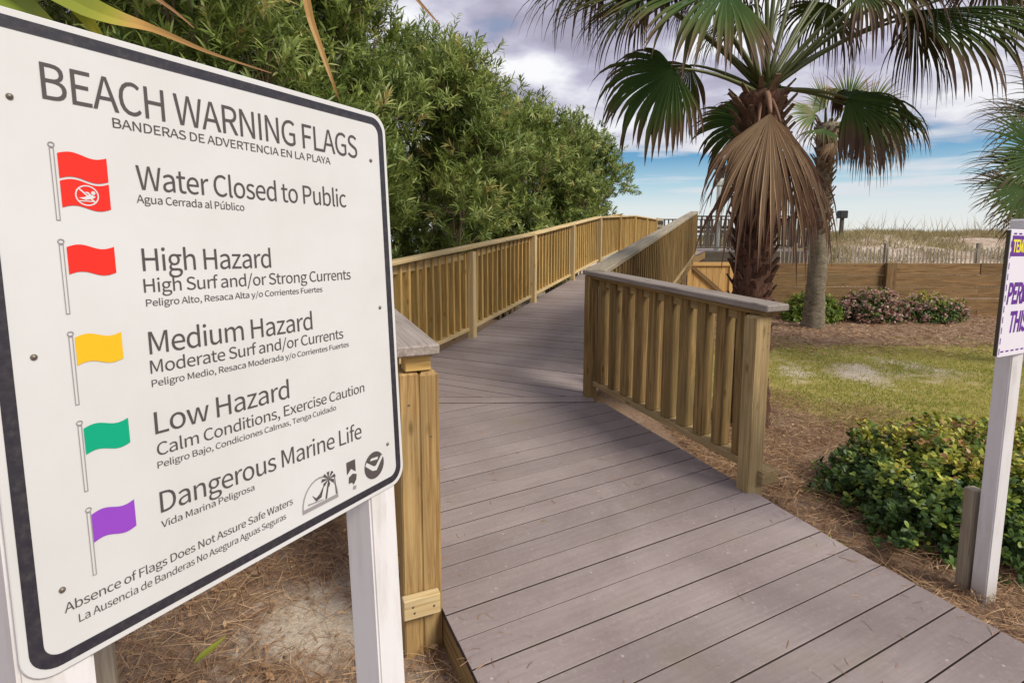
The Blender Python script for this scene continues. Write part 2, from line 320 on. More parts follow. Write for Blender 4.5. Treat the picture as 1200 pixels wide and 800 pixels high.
def tube(path, radii, seg=8, caps=True):
    v, f = [], []; path = [Vector(p) for p in path]
    for i, p in enumerate(path):
        d = (path[min(i + 1, len(path) - 1)] - path[max(i - 1, 0)]).normalized()
        a = d.cross(Vector((0.13, 0.31, 0.94))); a = a.normalized() if a.length > 1e-3 else Vector((1, 0, 0)); b = d.cross(a)
        for k in range(seg):
            t = 2 * math.pi * k / seg; v.append(p + (a * math.cos(t) + b * math.sin(t)) * radii[i])
    for i in range(len(path) - 1):
        for k in range(seg):
            k2 = (k + 1) % seg; f.append((i * seg + k, i * seg + k2, (i + 1) * seg + k2, (i + 1) * seg + k))
    if caps: f.append(tuple(range(seg))[::-1]); f.append(tuple(range((len(path) - 1) * seg, len(path) * seg)))
    return v, f
def merge(parts):
    V, F = [], []
    for v, f in parts:
        o = len(V); V += list(v); F += [tuple(i + o for i in q) for q in f]
    return V, F

# ------------------------------------------------------------------ lay of the land
CORNER = Vector((0.643, 4.446)); BEND = Vector((-1.38, 4.40))
A2 = R(23.0); FAR = Vector((math.sin(A2), math.cos(A2))); FARN = Vector((math.cos(A2), -math.sin(A2)))
def lerp(x, x0, x1, y0, y1):
    t = min(1, max(0, (x - x0) / (x1 - x0))); return y0 + (y1 - y0) * t
def deckz(x, y, far=False):
    if not far and y <= 4.43: return -1.45 + 0.102 * min(1, max(0, (y - 2.4) / 2.0))
    a = x * FAR.x + y * FAR.y; w = x * FARN.x + y * FARN.y
    a0 = 3.51 + (4.344 - 3.51) * min(1, max(0, (w + 2.98) / 1.84))
    if a <= 5.73: return -1.348 + 0.126 * max(0, (a - a0) / (5.73 - a0))
    return -1.222 + 0.0892 * (min(a, 13.6) - 5.73)
def ss(t): t = min(1, max(0, t)); return t * t * (3 - 2 * t)
def fbm(x, y, s): return mnoise.fractal(Vector((x * s, y * s, 1.7)), 1.0, 2.0, 4)
def groundz(x, y):
    z = -1.60 - 0.08 * ss((y - 2.5) / 2.5)
    if x < 0: z -= 0.02
    z += 0.018 * fbm(x, y, 2.2) * (1 if y < 12 else 3)
    # pine straw heaped beside the ramp
    z += 0.10 * math.exp(-((x - 1.75) ** 2 + (y - 3.2) ** 2) / 0.25)
    if y > 12.5:
        w = ss((x - 7.5) / 4.0)
        top = 1.60 * w + 0.35 * (1 - w)
        z += top * ss((y - 12.5) / 15.0) + 0.20 * fbm(x, y, 0.35) * ss((y - 13) / 4)
        if y > 30: z -= 3.2 * ss((y - 31) / 22)
    return z
def build_ground():
    def axis(lo, hi, c0, c1, fine, g):
        a = [c0]
        while a[-1] < c1: a.append(a[-1] + fine)
        st = fine
        while a[-1] < hi: st *= g; a.append(a[-1] + st)
        b = [c0]; st = fine
        while b[-1] > lo: st *= g; b.append(b[-1] - st)
        return sorted(b[1:]) + a
    xs = axis(-120, 160, -2.2, 4.0, 0.09, 1.06); ys = axis(-30, 58, 1.0, 5.0, 0.09, 1.045)
    V, sand, grass = [], [], []
    for y in ys:
        for x in xs:
            V.append((x, y, groundz(x, y)))
            n = fbm(x, y, 1.1) * 0.30
            s = 0.0
            s = max(s, 1.15 - math.hypot((x + 0.80) / 0.42, (y - 2.15) / 0.42))     # sand left of the walk
            s = max(s, 1.0 - math.hypot((x + 0.36) / 0.22, (y - 1.7) / 0.4))
            s = max(s, 0.70 - 0.55 * math.hypot((x - 4.5) / 1.9, (y - 6.6) / 0.95) + 0.55 * fbm(x, y, 2.2))          # bare patch in the lawn
            s = max(s, 0.85 - math.hypot((x - 2.6) / 1.2, (y - 3.9) / 0.25) )
            g = 0.0
            if x > 1.6: g = ss((y - 3.7 - 0.25 * (2.5 - x)) / 0.9) * (1 - ss((y - 7.6) / 1.0)) * ss((math.hypot(x - 1.9, y - 4.4) - .6) / .9) * 0.95
            if y > 12.3: s = 0.62 + 0.5 * fbm(x, y, 0.5); g = 0.2
            if y < 12 and x > 1.6 and g > 0.5: s = max(s, 0.12 + n)
            sand.append(s + n * 0.6); grass.append(g + n)
    nx = len(xs); F = [(j * nx + i, j * nx + i + 1, (j + 1) * nx + i + 1, (j + 1) * nx + i) for j in range(len(ys) - 1) for i in range(nx - 1)]
    o = link('ground', mkmesh('ground', V, F, 'ground_cover', {'sand': sand, 'grass': grass}, True))
    props(o, 'sandy ground with pine straw, thin yellow lawn and dunes beyond the fence', kind='structure')
    me = mkmesh('sea', [(-4000, 40, -4.2), (4000, 40, -4.2), (4000, 8000, -4.2), (-4000, 8000, -4.2)], [(0, 1, 2, 3)], 'sea_water')
    props(link('sea', me), 'strip of blue green sea at the horizon', kind='structure')
build_ground()

# ------------------------------------------------------------------ boardwalk
def clip(poly, p, n):
    out = []
    for i in range(len(poly)):
        a, b = poly[i], poly[(i + 1) % len(poly)]; da, db = (a - p).dot(n), (b - p).dot(n)
        if da >= 0: out.append(a)
        if (da >= 0) != (db >= 0): out.append(a + (b - a) * (da / (da - db)))
    return out
def board(poly, d, zf, parent, th=0.026):
    if len(poly) < 3: return
    ar = 0
    for i in range(len(poly)): a, b = poly[i], poly[(i + 1) % len(poly)]; ar += a.x * b.y - b.x * a.y
    if abs(ar) < 0.004: return
    if ar < 0: poly = poly[::-1]
    c = sum(poly, Vector((0, 0))) / len(poly); cz = zf(c.x, c.y); n = Vector((-d.y, d.x)); jit = random.uniform(-0.0012, 0.0012)
    top = []
    for p in poly:
        q = p - c; top.append((q.dot(d), q.dot(n), zf(p.x, p.y) - cz + jit))
    k = len(top); ins = 0.0012; cen = Vector((0, 0))
    V = [(x * (1 - ins / max(abs(x), .02)) if abs(x) > .02 else x, y * (1 - ins / max(abs(y), .02)) if abs(y) > .02 else y, z) for x, y, z in top]
    V += [(x, y, z - ins) for x, y, z in top] + [(x, y, z - th) for x, y, z in top]
    F = [tuple(range(k)), tuple(range(2 * k, 3 * k))[::-1]]
    for i in range(k):
        j = (i + 1) % k; F += [(k + i, k + j, j, i), (2 * k + i, 2 * k + j, k + j, k + i)]
    me = mkmesh('board', V, F, 'composite_deck'); me.materials.append(MATS['deck_gap_shade'])
    for i in range(k): me.polygons[3 + 2 * i].material_index = 1  # side faces take the painted gap shade
    return link('board', me, parent, (c.x, c.y, cz), Matrix(((d.x, -d.y, 0), (d.y, d.x, 0), (0, 0, 1))).to_quaternion())
walk = thing('boardwalk', (0, 3, -1.45), 'mauve grey composite boardwalk ramp rising and bending between the railings', None, kind='structure')
del_cat = walk.pop('category', None)
eR0, eR1 = Vector((1.80, 1.86)), Vector((CORNER.x + 0.03, CORNER.y))
eL0, eL1 = Vector((-0.289, 2.01)), Vector((BEND.x, BEND.y))
def build_deck():
    W = 0.145; bd = Vector((math.cos(R(27.3)), math.sin(R(27.3)))); bn = Vector((-bd.y, bd.x))
    dR = (eR1 - eR0).normalized(); nR = Vector((-dR.y, dR.x)); dL = (eL1 - eL0).normalized(); nL = Vector((dL.y, -dL.x))
    seam = (eR1 - eL1).normalized(); ns = Vector((seam.y, -seam.x))
    n0 = 0.566 * 1.45
    for k in range(-14, 30):
        lo = n0 + (k - 1) * W + 0.003; hi = lo + W - 0.006
        P = [bd * -4 + bn * lo, bd * 5 + bn * lo, bd * 5 + bn * hi, bd * -4 + bn * hi]
        P = clip(P, eR0, nR); P = clip(P, eL0, nL) if P else P
        P = clip(P, eL1 - Vector((0, 0.15)), ns) if P else P
        if P: board(P, bd, lambda x, y: deckz(x, y), walk)
    # board laid along the bend
    s0 = eL1 - Vector((0, 0.147)); s1 = eR1 - Vector((0, 0.147))
    board([s0, s1, eR1 - Vector((0, 0.003)), eL1 - Vector((0, 0.003))], seam, lambda x, y: -1.348 - 0.0005, walk)
    # far run: boards square to the ramp
    bd2 = Vector((FARN.x, FARN.y)); a = 3.4
    while a < 21.5:
        P = [FAR * a + FARN * -5, FAR * (a + W - 0.008) + FARN * -5, FAR * (a + W - 0.008) + FARN * 2, FAR * a + FARN * 2]
        P = clip(P, eR1, -FARN); P = clip(P, eL1, FARN) if P else P
        P = clip(P, eL1 + Vector((0, 0.003)), -ns) if P else P
        if P: board(P, bd2, lambda x, y: deckz(x, y, True), walk)
        a += W
    # rim joists under both edges, joists in between
    def rim(pts, off, mat='olive_pine'):
        for (p, q) in zip(pts[:-1], pts[1:]):
            far = p.y >= 4.39
            z0, z1 = deckz(p.x, p.y, far), deckz(q.x, q.y, q.y > 4.6)
            member('rim_joist', (p.x, p.y, z0 - 0.126), (q.x, q.y, z1 - 0.126), 0.038, 0.19, mat, walk)
    sL = eL0 - dL * 2.2
    rim([sL + nL * 0.022, eL0 + dL * 0.5 + nL * 0.022, eL1 + nL * 0.022], 0)
    rim([eR0 - dR * 2.0 + nR * 0.022, eR0 + dR * 0.6 + nR * 0.022, eR1 + nR * 0.022], 0)
    for e, s in ((eL1, 1), (eR1, -1)):
        pts = [e + FARN * 0.022 * s + FAR * t for t in (0.0 if s > 0 else 0.75, 2.0, 4.5, 7.0, 9.4, 13, 17)]; rim(pts, 0)
    for i in range(1, 4):
        t = i / 4; a_ = sL.lerp(eR0 - dR * 2.0, t); b_ = eL1.lerp(eR1, t)
        member('joist', (a_.x, a_.y, -1.55), (a_.x + (b_.x - a_.x) * .6, a_.y + (b_.y - a_.y) * .6, -1.55), 0.038, 0.14, 'dark_timber', walk)
build_deck()

# ------------------------------------------------------------------ railings
RH = 1.055
def xyz(p, z): return (p.x, p.y, z)
def rail_run(t, pts, side, mats, capw=0.14, spacing=0.145, balw=0.036, bald=0.085, posts=True, foot=0.10, zf=None, post_in=0.0, offs=0.075):
    """pts: plan points; side: vector sign to the outside; rails and balusters run outside the posts"""
    mp, mb, mc = mats
    for p, q in zip(pts[:-1], pts[1:]):
        d = (q - p).normalized(); n = Vector((d.y, -d.x)) * side; L = (q - p).length
        z0, z1 = zf(p), zf(q); P, Q = p + n * offs, q + n * offs
        member('bottom_rail', xyz(P, z0 + foot), xyz(Q, z1 + foot), 0.125, 0.040, mp, t)
        member('under_rail', xyz(P, z0 + RH - 0.085), xyz(Q, z1 + RH - 0.085), 0.036, 0.088, mp, t)
        k = max(1, int(round(L / spacing)))
        for i in range(k):
            u = (i + 0.5) / k; b = P.lerp(Q, u); z = z0 + (z1 - z0) * u; nj = n * random.uniform(-0.002, 0.002)
            b0 = b + nj; h = RH - 0.040 - (foot + 0.020) - 0.004
            zb = z + foot + 0.021; zt = z + RH - 0.042
            o = member('baluster', xyz(b0, zb), xyz(b0, zb + round(zt - zb, 2)), balw, bald, mb, t, up=(n.x, n.y, 0))
            o.rotation_quaternion = o.rotation_quaternion @ Euler((random.gauss(0, .03), random.gauss(0, .003), random.gauss(0, .003))).to_quaternion()
def cap_run(t, pts, side, mat, zf, capw=0.14, th=0.038, offs=0.04, name='cap_board', dz=0.0):
    for p, q in zip(pts[:-1], pts[1:]):
        d = (q - p).normalized(); n = Vector((d.y, -d.x)) * side; P, Q = p + n * offs, q + n * offs
        member(name, xyz(P, zf(p) + RH - th / 2 + dz), xyz(Q, zf(q) + RH - th / 2 + dz), capw, th, mat, t, ch=0.006)
zfar = lambda p: deckz(p.x, p.y, True)
znear = lambda p: deckz(p.x, p.y, False)

# left railing, far run
lr = thing('railing', xyz(BEND, -1.4), 'long golden pine railing along the left side of the ramp in front of the oleanders', 'railing')
P1 = Vector((-0.475, 6.424))
lposts = [P1 + FAR * (2.05 * k) for k in range(-1, 5)]
lpts = lposts + [P1 + FAR * (8.2 + 2.05 * k) for k in (1, 2, 3)]
rail_run(lr, lpts, -1, ('new_pine_cap', 'new_pine', 'new_pine_cap'), zf=zfar, spacing=0.145)
cap_run(lr, [lpts[0] - FAR * 0.05] + lpts[2:9:2] + [lpts[-1]], -1, 'new_pine_cap', zfar)
for i, p in enumerate(lpts):
    z = zfar(p); off = -FARN * 0.002
    member('post', (p.x, p.y, z - 0.12), (p.x, p.y, z + RH - 0.040), 0.085, 0.085, 'new_pine_cap' if i < 5 else 'new_pine', lr, up=(FARN.x, FARN.y, 0))
# right railing: near panel
rn0 = Vector((1.335, 2.93)); dN = (CORNER - rn0).normalized(); nN = Vector((dN.y, -dN.x))
rr = thing('railing', xyz(rn0, -1.5), 'short weathered brown railing panel on the right, ending beside the palm', 'railing')
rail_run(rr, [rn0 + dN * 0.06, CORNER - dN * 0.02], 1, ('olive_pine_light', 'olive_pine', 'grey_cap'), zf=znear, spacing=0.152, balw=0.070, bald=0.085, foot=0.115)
# end post, chamfered, doubled with a block, and the corner post
def post_shape(W, D, H, ch, mat):
    bm = bmesh.new(); bmesh.ops.create_cube(bm, size=1.0); bmesh.ops.scale(bm, vec=(H, D, W), verts=bm.verts)
    tops = [e for e in bm.edges if all(v.co.x > H / 2 - 1e-5 for v in e.verts)]
    bmesh.ops.bevel(bm, geom=tops, offset=ch, segments=1, affect='EDGES')
    rest = [e for e in bm.edges if abs((e.verts[0].co - e.verts[1].co).normalized().x) > 0.9 and e.calc_length() > H * 0.5]
    bmesh.ops.bevel(bm, geom=rest, offset=0.004, segments=2, affect='EDGES')
    me = bpy.data.meshes.new('post'); bm.to_mesh(me); bm.free(); me.materials.append(MATS[mat]); return me
def post_at(p, zb, zt, W, D, mat, parent, d, name='post', ch=0.012):
    me = post_shape(W, D, zt - zb, ch, mat); x = Vector((0, 0, 1)); y = Vector((d.x, d.y, 0)); z = x.cross(y)
    return link(name, me, parent, (p.x, p.y, (zb + zt) / 2), Matrix((x, y, z)).transposed().to_quaternion())
post_at(rn0, -1.68, -1.45 + RH - 0.040, 0.115, 0.080, 'olive_pine_light', rr, dN)
q = rn0 + nN * 0.075
member('rail_end', xyz(q + dN * 0.056, -1.45 + 0.115), xyz(q - dN * 0.075, -1.455 + 0.115), 0.12, 0.075, 'olive_pine_light', rr)
post_at(CORNER + Vector((0.01, 0.01)), -1.5, -1.348 + RH - 0.040, 0.085, 0.085, 'olive_pine', rr, dN)
cap_run(rr, [rn0 - dN * 0.09, CORNER + dN * 0.07], 1, 'grey_cap', lambda p: deckz(p.x, min(p.y, 4.43), False), capw=0.165, offs=0.045)
cap_run(rr, [rn0 - dN * 0.05, CORNER + dN * 0.02], 1, 'olive_pine', lambda p: deckz(p.x, min(p.y, 4.43), False), capw=0.12, th=0.026, offs=0.045, name='cap_trim', dz=-0.0385)
# right railing: far run
r2 = thing('railing', xyz(CORNER, -1.4), 'long weathered railing climbing the right side of the ramp towards the lookout', 'railing')
rp = [CORNER + FAR * t for t in (0.22, 2.35, 4.6, 6.85, 9.05)]
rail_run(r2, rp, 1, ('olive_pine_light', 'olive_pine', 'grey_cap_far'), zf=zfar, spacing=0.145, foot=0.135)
cap_run(r2, [CORNER - FAR * 0.02, rp[2], rp[4]], 1, 'grey_cap_far', zfar, dz=0.006, capw=0.17, th=0.044)
for p in rp[1:]: post_at(p, zfar(p) - 0.15, zfar(p) + RH - 0.040, 0.085, 0.085, 'olive_pine_light', r2, FAR)
# left railing: near run, coming forward from the bend to the end post beside the warning sign
ln0 = Vector((-0.355, 1.985)); dLn = (BEND - ln0).normalized(); nLn = Vector((dLn.y, -dLn.x))
l0 = thing('railing', xyz(ln0, -1.6), 'pine railing end with cracked yellow post and grey cap right behind the warning sign', 'railing')
rail_run(l0, [ln0 + dLn * 0.1, BEND + Vector((0, .05))], -1, ('new_pine', 'new_pine', 'grey_cap'), zf=znear, spacing=0.15, foot=0.115)
zt = -1.45 + RH
pa = ln0 + nLn * 0.036; pb = ln0 - nLn * 0.038
post_at(pa, -1.70, zt - 0.105, 0.074, 0.082, 'post_pine', l0, dLn, ch=0.016)
post_at(pb, -1.70, zt - 0.108, 0.072, 0.080, 'post_pine', l0, dLn, ch=0.006)
member('block', xyz(ln0 - nLn * 0.05, zt - 0.072), xyz(ln0 + nLn * 0.045, zt - 0.072), 0.075, 0.060, 'new_pine', l0)
member('rail_end', xyz(ln0 - dLn * 0.062 - nLn * 0.085, -1.395), xyz(ln0 - dLn * 0.062 + nLn * 0.055, -1.395), 0.038, 0.080, 'new_pine_cap', l0)
cap_run(l0, [ln0 - dLn * 0.075, BEND + dLn * 0.05], -1, 'grey_cap', lambda p: deckz(p.x, min(p.y, 4.43), False), capw=0.16, offs=0.01, th=0.04)

# screw heads on the near caps and posts
def screw(parent, p, n):
    v, f = [], []; n = Vector(n).normalized(); a = n.orthogonal().normalized(); b = n.cross(a)
    for q, h_ in ((.0048, 0), (.0042, .0012)):
        for k in range(7): t = 2 * math.pi * k / 7; v.append(a * math.cos(t) * q + b * math.sin(t) * q + n * h_)
    f = [tuple(range(7, 14))] + [(k, (k + 1) % 7, 7 + (k + 1) % 7, 7 + k) for k in range(7)]
    return link('screw', mkmesh('screw', v, f, 'rust_bolt'), parent, p)
for t_ in (.02, .30, .33, .62, .65, .95):
    p = rn0.lerp(CORNER, t_); zz = deckz(p.x, min(p.y, 4.43)) + RH + .0005
    for o_ in (.0, .09): q_ = p + nN * o_; screw(rr, (q_.x, q_.y, zz), (0, 0, 1))
for zz in (-1.36, -1.31, -.53, -.60):
    q_ = rn0 - dN * 0.0585 ; screw(rr, (q_.x + nN.x * (.015 if zz > -1.35 else -.015), q_.y + nN.y * (.015 if zz > -1.35 else -.015), zz), (-dN.x, -dN.y, 0))
for dx_, zz in ((-.05, -1.385), (.03, -1.40), (-.045, -1.41)):
    q_ = ln0 - dLn * 0.0815 + nLn * dx_; screw(l0, (q_.x, q_.y, zz), (-dLn.x, -dLn.y, 0))
for dx_, zz in ((-.04, -.62), (.04, -.75)):
    q_ = ln0 - dLn * 0.0405 + nLn * dx_; screw(l0, (q_.x, q_.y, zz), (-dLn.x, -dLn.y, 0))

# far end of the walk: dark cross railing
er = thing('railing', (5.4, 21.4, -0.52), 'dark weathered railing closing the far left end of the walkway', 'railing')
eA = lpts[-1] + FAR * 0.1; eB = eA + Vector((0.35, 0.5))
for k in range(4):
    p = eA.lerp(eB, k / 3); member('baluster', (p.x, p.y, -0.5), (p.x, p.y, 0.50), 0.06, 0.06, 'dark_timber', er, up=(0, 1, 0))
for z in (0.52, 0.28, 0.02): member('slat', (eA.x, eA.y, z), (eB.x, eB.y, z), 0.05, 0.10, 'grey_cap_far', er)
# lookout platform
lk = thing('lookout_platform', (6.8, 18.4, -1.0), 'wooden lookout platform with dark railings and a bench behind the dead palm frond', 'platform')
X0, X1, Y0, Y1, ZP = 5.55, 9.6, 17.0, 20.6, -0.52
y = Y0
while y < Y1:
    member('board', (X0, y + .07, ZP - .013), (X1, y + .07, ZP - .013), 0.14, 0.026, 'composite_deck', lk); y += 0.146
member('fascia', (X0, Y0 - .02, ZP - .20), (X1, Y0 - .02, ZP - .20), 0.04, 0.34, 'dark_timber', lk)
member('fascia', (X1 + .02, Y0, ZP - .20), (X1 + .02, Y1, ZP - .20), 0.04, 0.34, 'dark_timber', lk)
for px in (X0 + .1, (X0 + X1) / 2, X1 - .1):
    for py in (Y0 + .1, Y1 - .1): member('pile', (px, py, -1.9), (px, py, ZP - .03), 0.14, 0.14, 'dark_timber', lk, up=(0, 1, 0))
for (a, b) in (((X0, Y0), (X1, Y0)), ((X1, Y0), (X1, Y1)), ((X0, Y1), (X1, Y1))):
    A, B = Vector(a), Vector(b); L = (B - A).length; up = (0, 1, 0)
    member('cap_board', (A.x, A.y, ZP + 1.06), (B.x, B.y, ZP + 1.06), 0.14, 0.04, 'dark_timber', lk)
    member('bottom_rail', (A.x, A.y, ZP + 0.10), (B.x, B.y, ZP + 0.10), 0.09, 0.045, 'dark_timber', lk)
    k = int(L / 0.15)
    for i in range(k + 1):
        p = A.lerp(B, i / k); big = i % 12 == 0
        member('post' if big else 'baluster', (p.x, p.y, ZP + 0.02 if big else ZP + .125), (p.x, p.y, ZP + 1.038), 0.09 if big else 0.04, 0.09 if big else 0.04, 'dark_timber', lk, up=up)
bn_ = thing('bench', (6.2, 18.2, ZP), 'dark wooden bench on the lookout platform, seen through the railing', 'bench')
for i in range(3): member('slat', (5.75, 17.9 + .12 * i, ZP + .45), (7.3, 17.9 + .12 * i, ZP + .45), 0.10, 0.035, 'dark_timber', bn_)
for i in range(2): member('slat', (5.75, 18.3, ZP + .60 + .14 * i), (7.3, 18.3, ZP + .60 + .14 * i), 0.03, 0.10, 'dark_timber', bn_)
for px in (5.85, 7.2):
    for py in (17.9, 18.28): member('leg', (px, py, ZP), (px, py, ZP + (.43 if py < 18 else .8)), 0.07, 0.07, 'dark_timber', bn_, up=(0, 1, 0))
# pale column with a capped top standing on the lookout
lp = thing('lamp_column', (6.45, 17.25, -0.52), 'pale column with a square capped head rising behind the dead palm frond', 'column')
def zcol(name, x, y, prof, mat, parent, seg=12, sq=False):
    v, f = [], []
    for z, r in prof:
        for k in range(seg): t = 2 * math.pi * (k + .5) / seg; v.append((r * math.cos(t), r * math.sin(t), z))
    for i in range(len(prof) - 1):
        for k in range(seg): k2 = (k + 1) % seg; f.append((i * seg + k, i * seg + k2, (i + 1) * seg + k2, (i + 1) * seg + k))
    f.append(tuple(range(seg))[::-1]); f.append(tuple(range((len(prof) - 1) * seg, len(prof) * seg)))
    return link(name, mkmesh(name, v, f, mat), parent, (x, y, 0))
zcol('shaft', 6.45, 17.25, [(-.52, .10), (1.45, .085)], 'pale_paint', lp)
zcol('capital', 6.45, 17.25, [(1.452, .09), (1.50, .16), (1.62, .20), (1.70, .20)], 'pale_paint', lp, 4)
zcol('lantern', 6.45, 17.25, [(1.703, .13), (1.98, .16), (2.02, .24), (2.20, .04)], 'dark_paint', lp, 4)

# ------------------------------------------------------------------ timber garden wall, gate panel, sand fence
wl = thing('timber_wall', (7, 11.2, -1.68), 'low wall of wide horizontal pine boards behind the flowering shrubs', 'wall')
wz = -1.80
for r in range(5):
    h = 0.238; zc = wz + h / 2 + r * (h + 0.004)
    segs = [(4.6, 7.55), (7.55, 10.9), (10.9, 14.0)] if r % 2 else [(4.6, 6.3), (6.3, 9.6), (9.6, 14.0)]
    for a, b in segs: member('board', (a + .003, 11.2 + random.uniform(-.012, .012), zc), (b - .003, 11.2 + random.uniform(-.012, .012), zc + random.uniform(-.004, .004)), 0.045, h - random.uniform(0, .012), 'wall_pine', wl, ch=.005)
for px in (5.1, 7.72, 10.4, 13.1): post_at(Vector((px, 11.13)), -1.9, -0.575, 0.20, 0.085, 'wall_pine', wl, Vector((0, 1)))
gt = thing('gate_panel', (4.85, 13.2, -1.7), 'orange pine gate panel with a diagonal brace under the lookout', 'gate')
for i in range(7): member('board', (4.33 + .155 * i, 13.24, -1.68), (4.33 + .155 * i, 13.24, -0.68), 0.15, 0.02, 'gate_pine', gt, up=(0, 1, 0))
member('frame_rail', (4.25, 13.21, -0.72), (5.35, 13.21, -0.72), 0.035, 0.09, 'gate_pine', gt)
member('frame_rail', (4.25, 13.21, -1.6), (5.35, 13.21, -1.6), 0.035, 0.09, 'gate_pine', gt)
member('stile', (4.29, 13.206, -1.55), (4.29, 13.206, -0.77), 0.09, 0.035, 'gate_pine', gt, up=(0, 1, 0))
member('stile', (5.31, 13.206, -1.55), (5.31, 13.206, -0.77), 0.09, 0.035, 'gate_pine', gt, up=(0, 1, 0))
member('brace', (4.36, 13.20, -0.79), (5.2, 13.20, -1.5), 0.03, 0.09, 'wall_pine', gt)
for px in (4.16, 5.46): member('post', (px, 13.22, -1.75), (px, 13.22, -0.63), 0.10, 0.10, 'wall_pine', gt, up=(0, 1, 0))

sf = thing('sand_fence', (10, 14.0, -1.5), 'grey slatted sand fence with leaning pickets in front of the dune', 'fence')
x = 6.9
while x < 16.0:
    h = -0.36 + random.uniform(-.05, .04); ln = random.gauss(0, .02)
    me = boxmesh(1.2, 0.036, 0.012, 'picket_grey', 0.002)
    dd = Vector((ln, random.gauss(0, .015), 1)).normalized(); X = dd; Y = Vector((0, 1, 0)).cross(X).normalized(); Z = X.cross(Y)
    link('picket', me, sf, (x, 14 + random.uniform(-.01, .01) + .08 * math.sin(x * 1.3), h - 0.6), Matrix((X, Y, Z)).transposed().to_quaternion())
    x += random.uniform(.085, .115)
for px in (7.25, 9.58, 11.95, 14.3): member('post', (px, 14.06, -1.7), (px + .02, 14.07, -0.23), 0.08, 0.08, 'picket_grey', sf, up=(0, 1, 0))
for z in (-0.62, -1.1): member('wire', (6.9, 14.03, z), (16, 14.03, z), 0.006, 0.006, 'dark_timber', sf, ch=0)

mk = thing('marker_post', (14.95, 25, -.6), 'small dark post with a box head standing on the dune crest', 'post')
member('shaft', (14.95, 25, -.9), (14.95, 25, .70), 0.13, 0.13, 'dark_timber', mk, up=(0, 1, 0))
member('head', (14.95, 25, .705), (14.95, 25, 1.05), 0.36, 0.32, 'dark_paint', mk, up=(0, 1, 0), ch=.03)

# ------------------------------------------------------------------ warning sign
SP = Vector((-0.4056, 0.8536, -0.1383)); SM = Matrix.Rotation(1.0552, 3, 'Z') @ Matrix.Rotation(-0.0504, 3, 'X') @ Matrix.Rotation(0.0155, 3, 'Y')
SQ = SM.to_quaternion(); SN = SM @ Vector((0, -1, 0)); SX = SM @ Vector((1, 0, 0))
sg = thing('warning_sign', (-0.4, 0.9, -1.62), 'large white beach warning flags sign with dark border on two white posts', 'sign')
def rrect(w, h, r, n=8):
    pts = []
    for cx_, cz_, a0 in ((w / 2 - r, h / 2 - r, 0), (-w / 2 + r, h / 2 - r, 90), (-w / 2 + r, -h / 2 + r, 180), (w / 2 - r, -h / 2 + r, 270)):
        for i in range(n + 1): t = R(a0 + 90 * i / n); pts.append((cx_ + r * math.cos(t), cz_ + r * math.sin(t)))
    return pts
def sign_plate(w, h, r, th, mat, name, Q, P, parent):
    o = rrect(w, h, r); k = len(o); o2 = rrect(w - .002, h - .002, r - .001)
    V = [(x, 0, z) for x, z in o2] + [(x, .001, z) for x, z in o] + [(x, th, z) for x, z in o]
    F = [tuple(range(k)), tuple(range(2 * k, 3 * k))[::-1]]
    for i in range(k): j = (i + 1) % k; F += [(k + i, k + j, j, i), (2 * k + i, 2 * k + j, k + j, k + i)]
    return link(name, mkmesh(name, V, F, mat), parent, P, Q)
def flat(name, pts, mat, off, Q, P, parent, th=0.0003):
    """thin printed shape in sign coordinates (mm)"""
    k = len(pts); V = [(x / 1000, -off, z / 1000) for x, z in pts]; return link(name, mkmesh(name, V, [tuple(range(k))], mat), parent, P, Q)
def ring(name, oo, ii, mat, off, Q, P, parent):
    k = len(oo); V = [(x, -off, z) for x, z in oo] + [(x, -off, z) for x, z in ii]
    F = [(i, (i + 1) % k, k + (i + 1) % k, k + i) for i in range(k)]
    return link(name, mkmesh(name, V, F, mat), parent, P, Q)
FONT = None
try:      # the sans typeface that ships with Blender; its built-in face otherwise
    import os
    FONT = bpy.data.fonts.load(os.path.join(bpy.utils.system_resource('DATAFILES'), 'fonts', 'Noto Sans CJK Regular.woff2'))
except Exception: FONT = None
def text_mesh(s, bold=0.0):
    cu = bpy.data.curves.new('lettering', 'FONT'); cu.body = s; cu.size = 1
    if FONT: cu.font = FONT
    cu.space_character = 0.97; cu.resolution_u = 4; cu.offset = bold
    ob = bpy.data.objects.new('tmp', cu); COL.objects.link(ob); dg = bpy.context.evaluated_depsgraph_get()
    me = bpy.data.meshes.new_from_object(ob.evaluated_get(dg)); bpy.data.objects.remove(ob); bpy.data.curves.remove(cu); return me
CAPH = None
def text(s, x0, x1, zb, zb1, caph, mat, Q, P, parent, off=0.0008, bold=0.0, skew=0.0):
    """lettering with its baseline from (x0, zb) to (x1, zb1), capitals caph high, in mm"""
    global CAPH
    if CAPH is None:
        m = text_mesh('H'); CAPH = max(v.co.y for v in m.vertices)
    me = text_mesh(s, bold); xs_ = [v.co.x for v in me.vertices]; a, b = min(xs_), max(xs_)
    for v in me.vertices:
        u = (v.co.x - a) / (b - a); y_ = v.co.y / CAPH * caph; v.co = Vector(((x0 + u * (x1 - x0) + skew * y_) / 1000, -off, (zb + u * (zb1 - zb) + y_) / 1000))
    me.materials.clear(); me.materials.append(MATS[mat])
    return link('lettering', me, parent, P, Q)
def tsign(*a, **k): return text(*a, 'ink_dark', SQ, SP, sg, **k)
panel = sign_plate(0.646, 0.762, 0.035, 0.0035, 'sign_white', 'panel', SQ, SP, sg)
ring('border', rrect(.629, .745, .030), rrect(.601, .717, .019), 'sign_border', 0.0006, SQ, SP, sg)
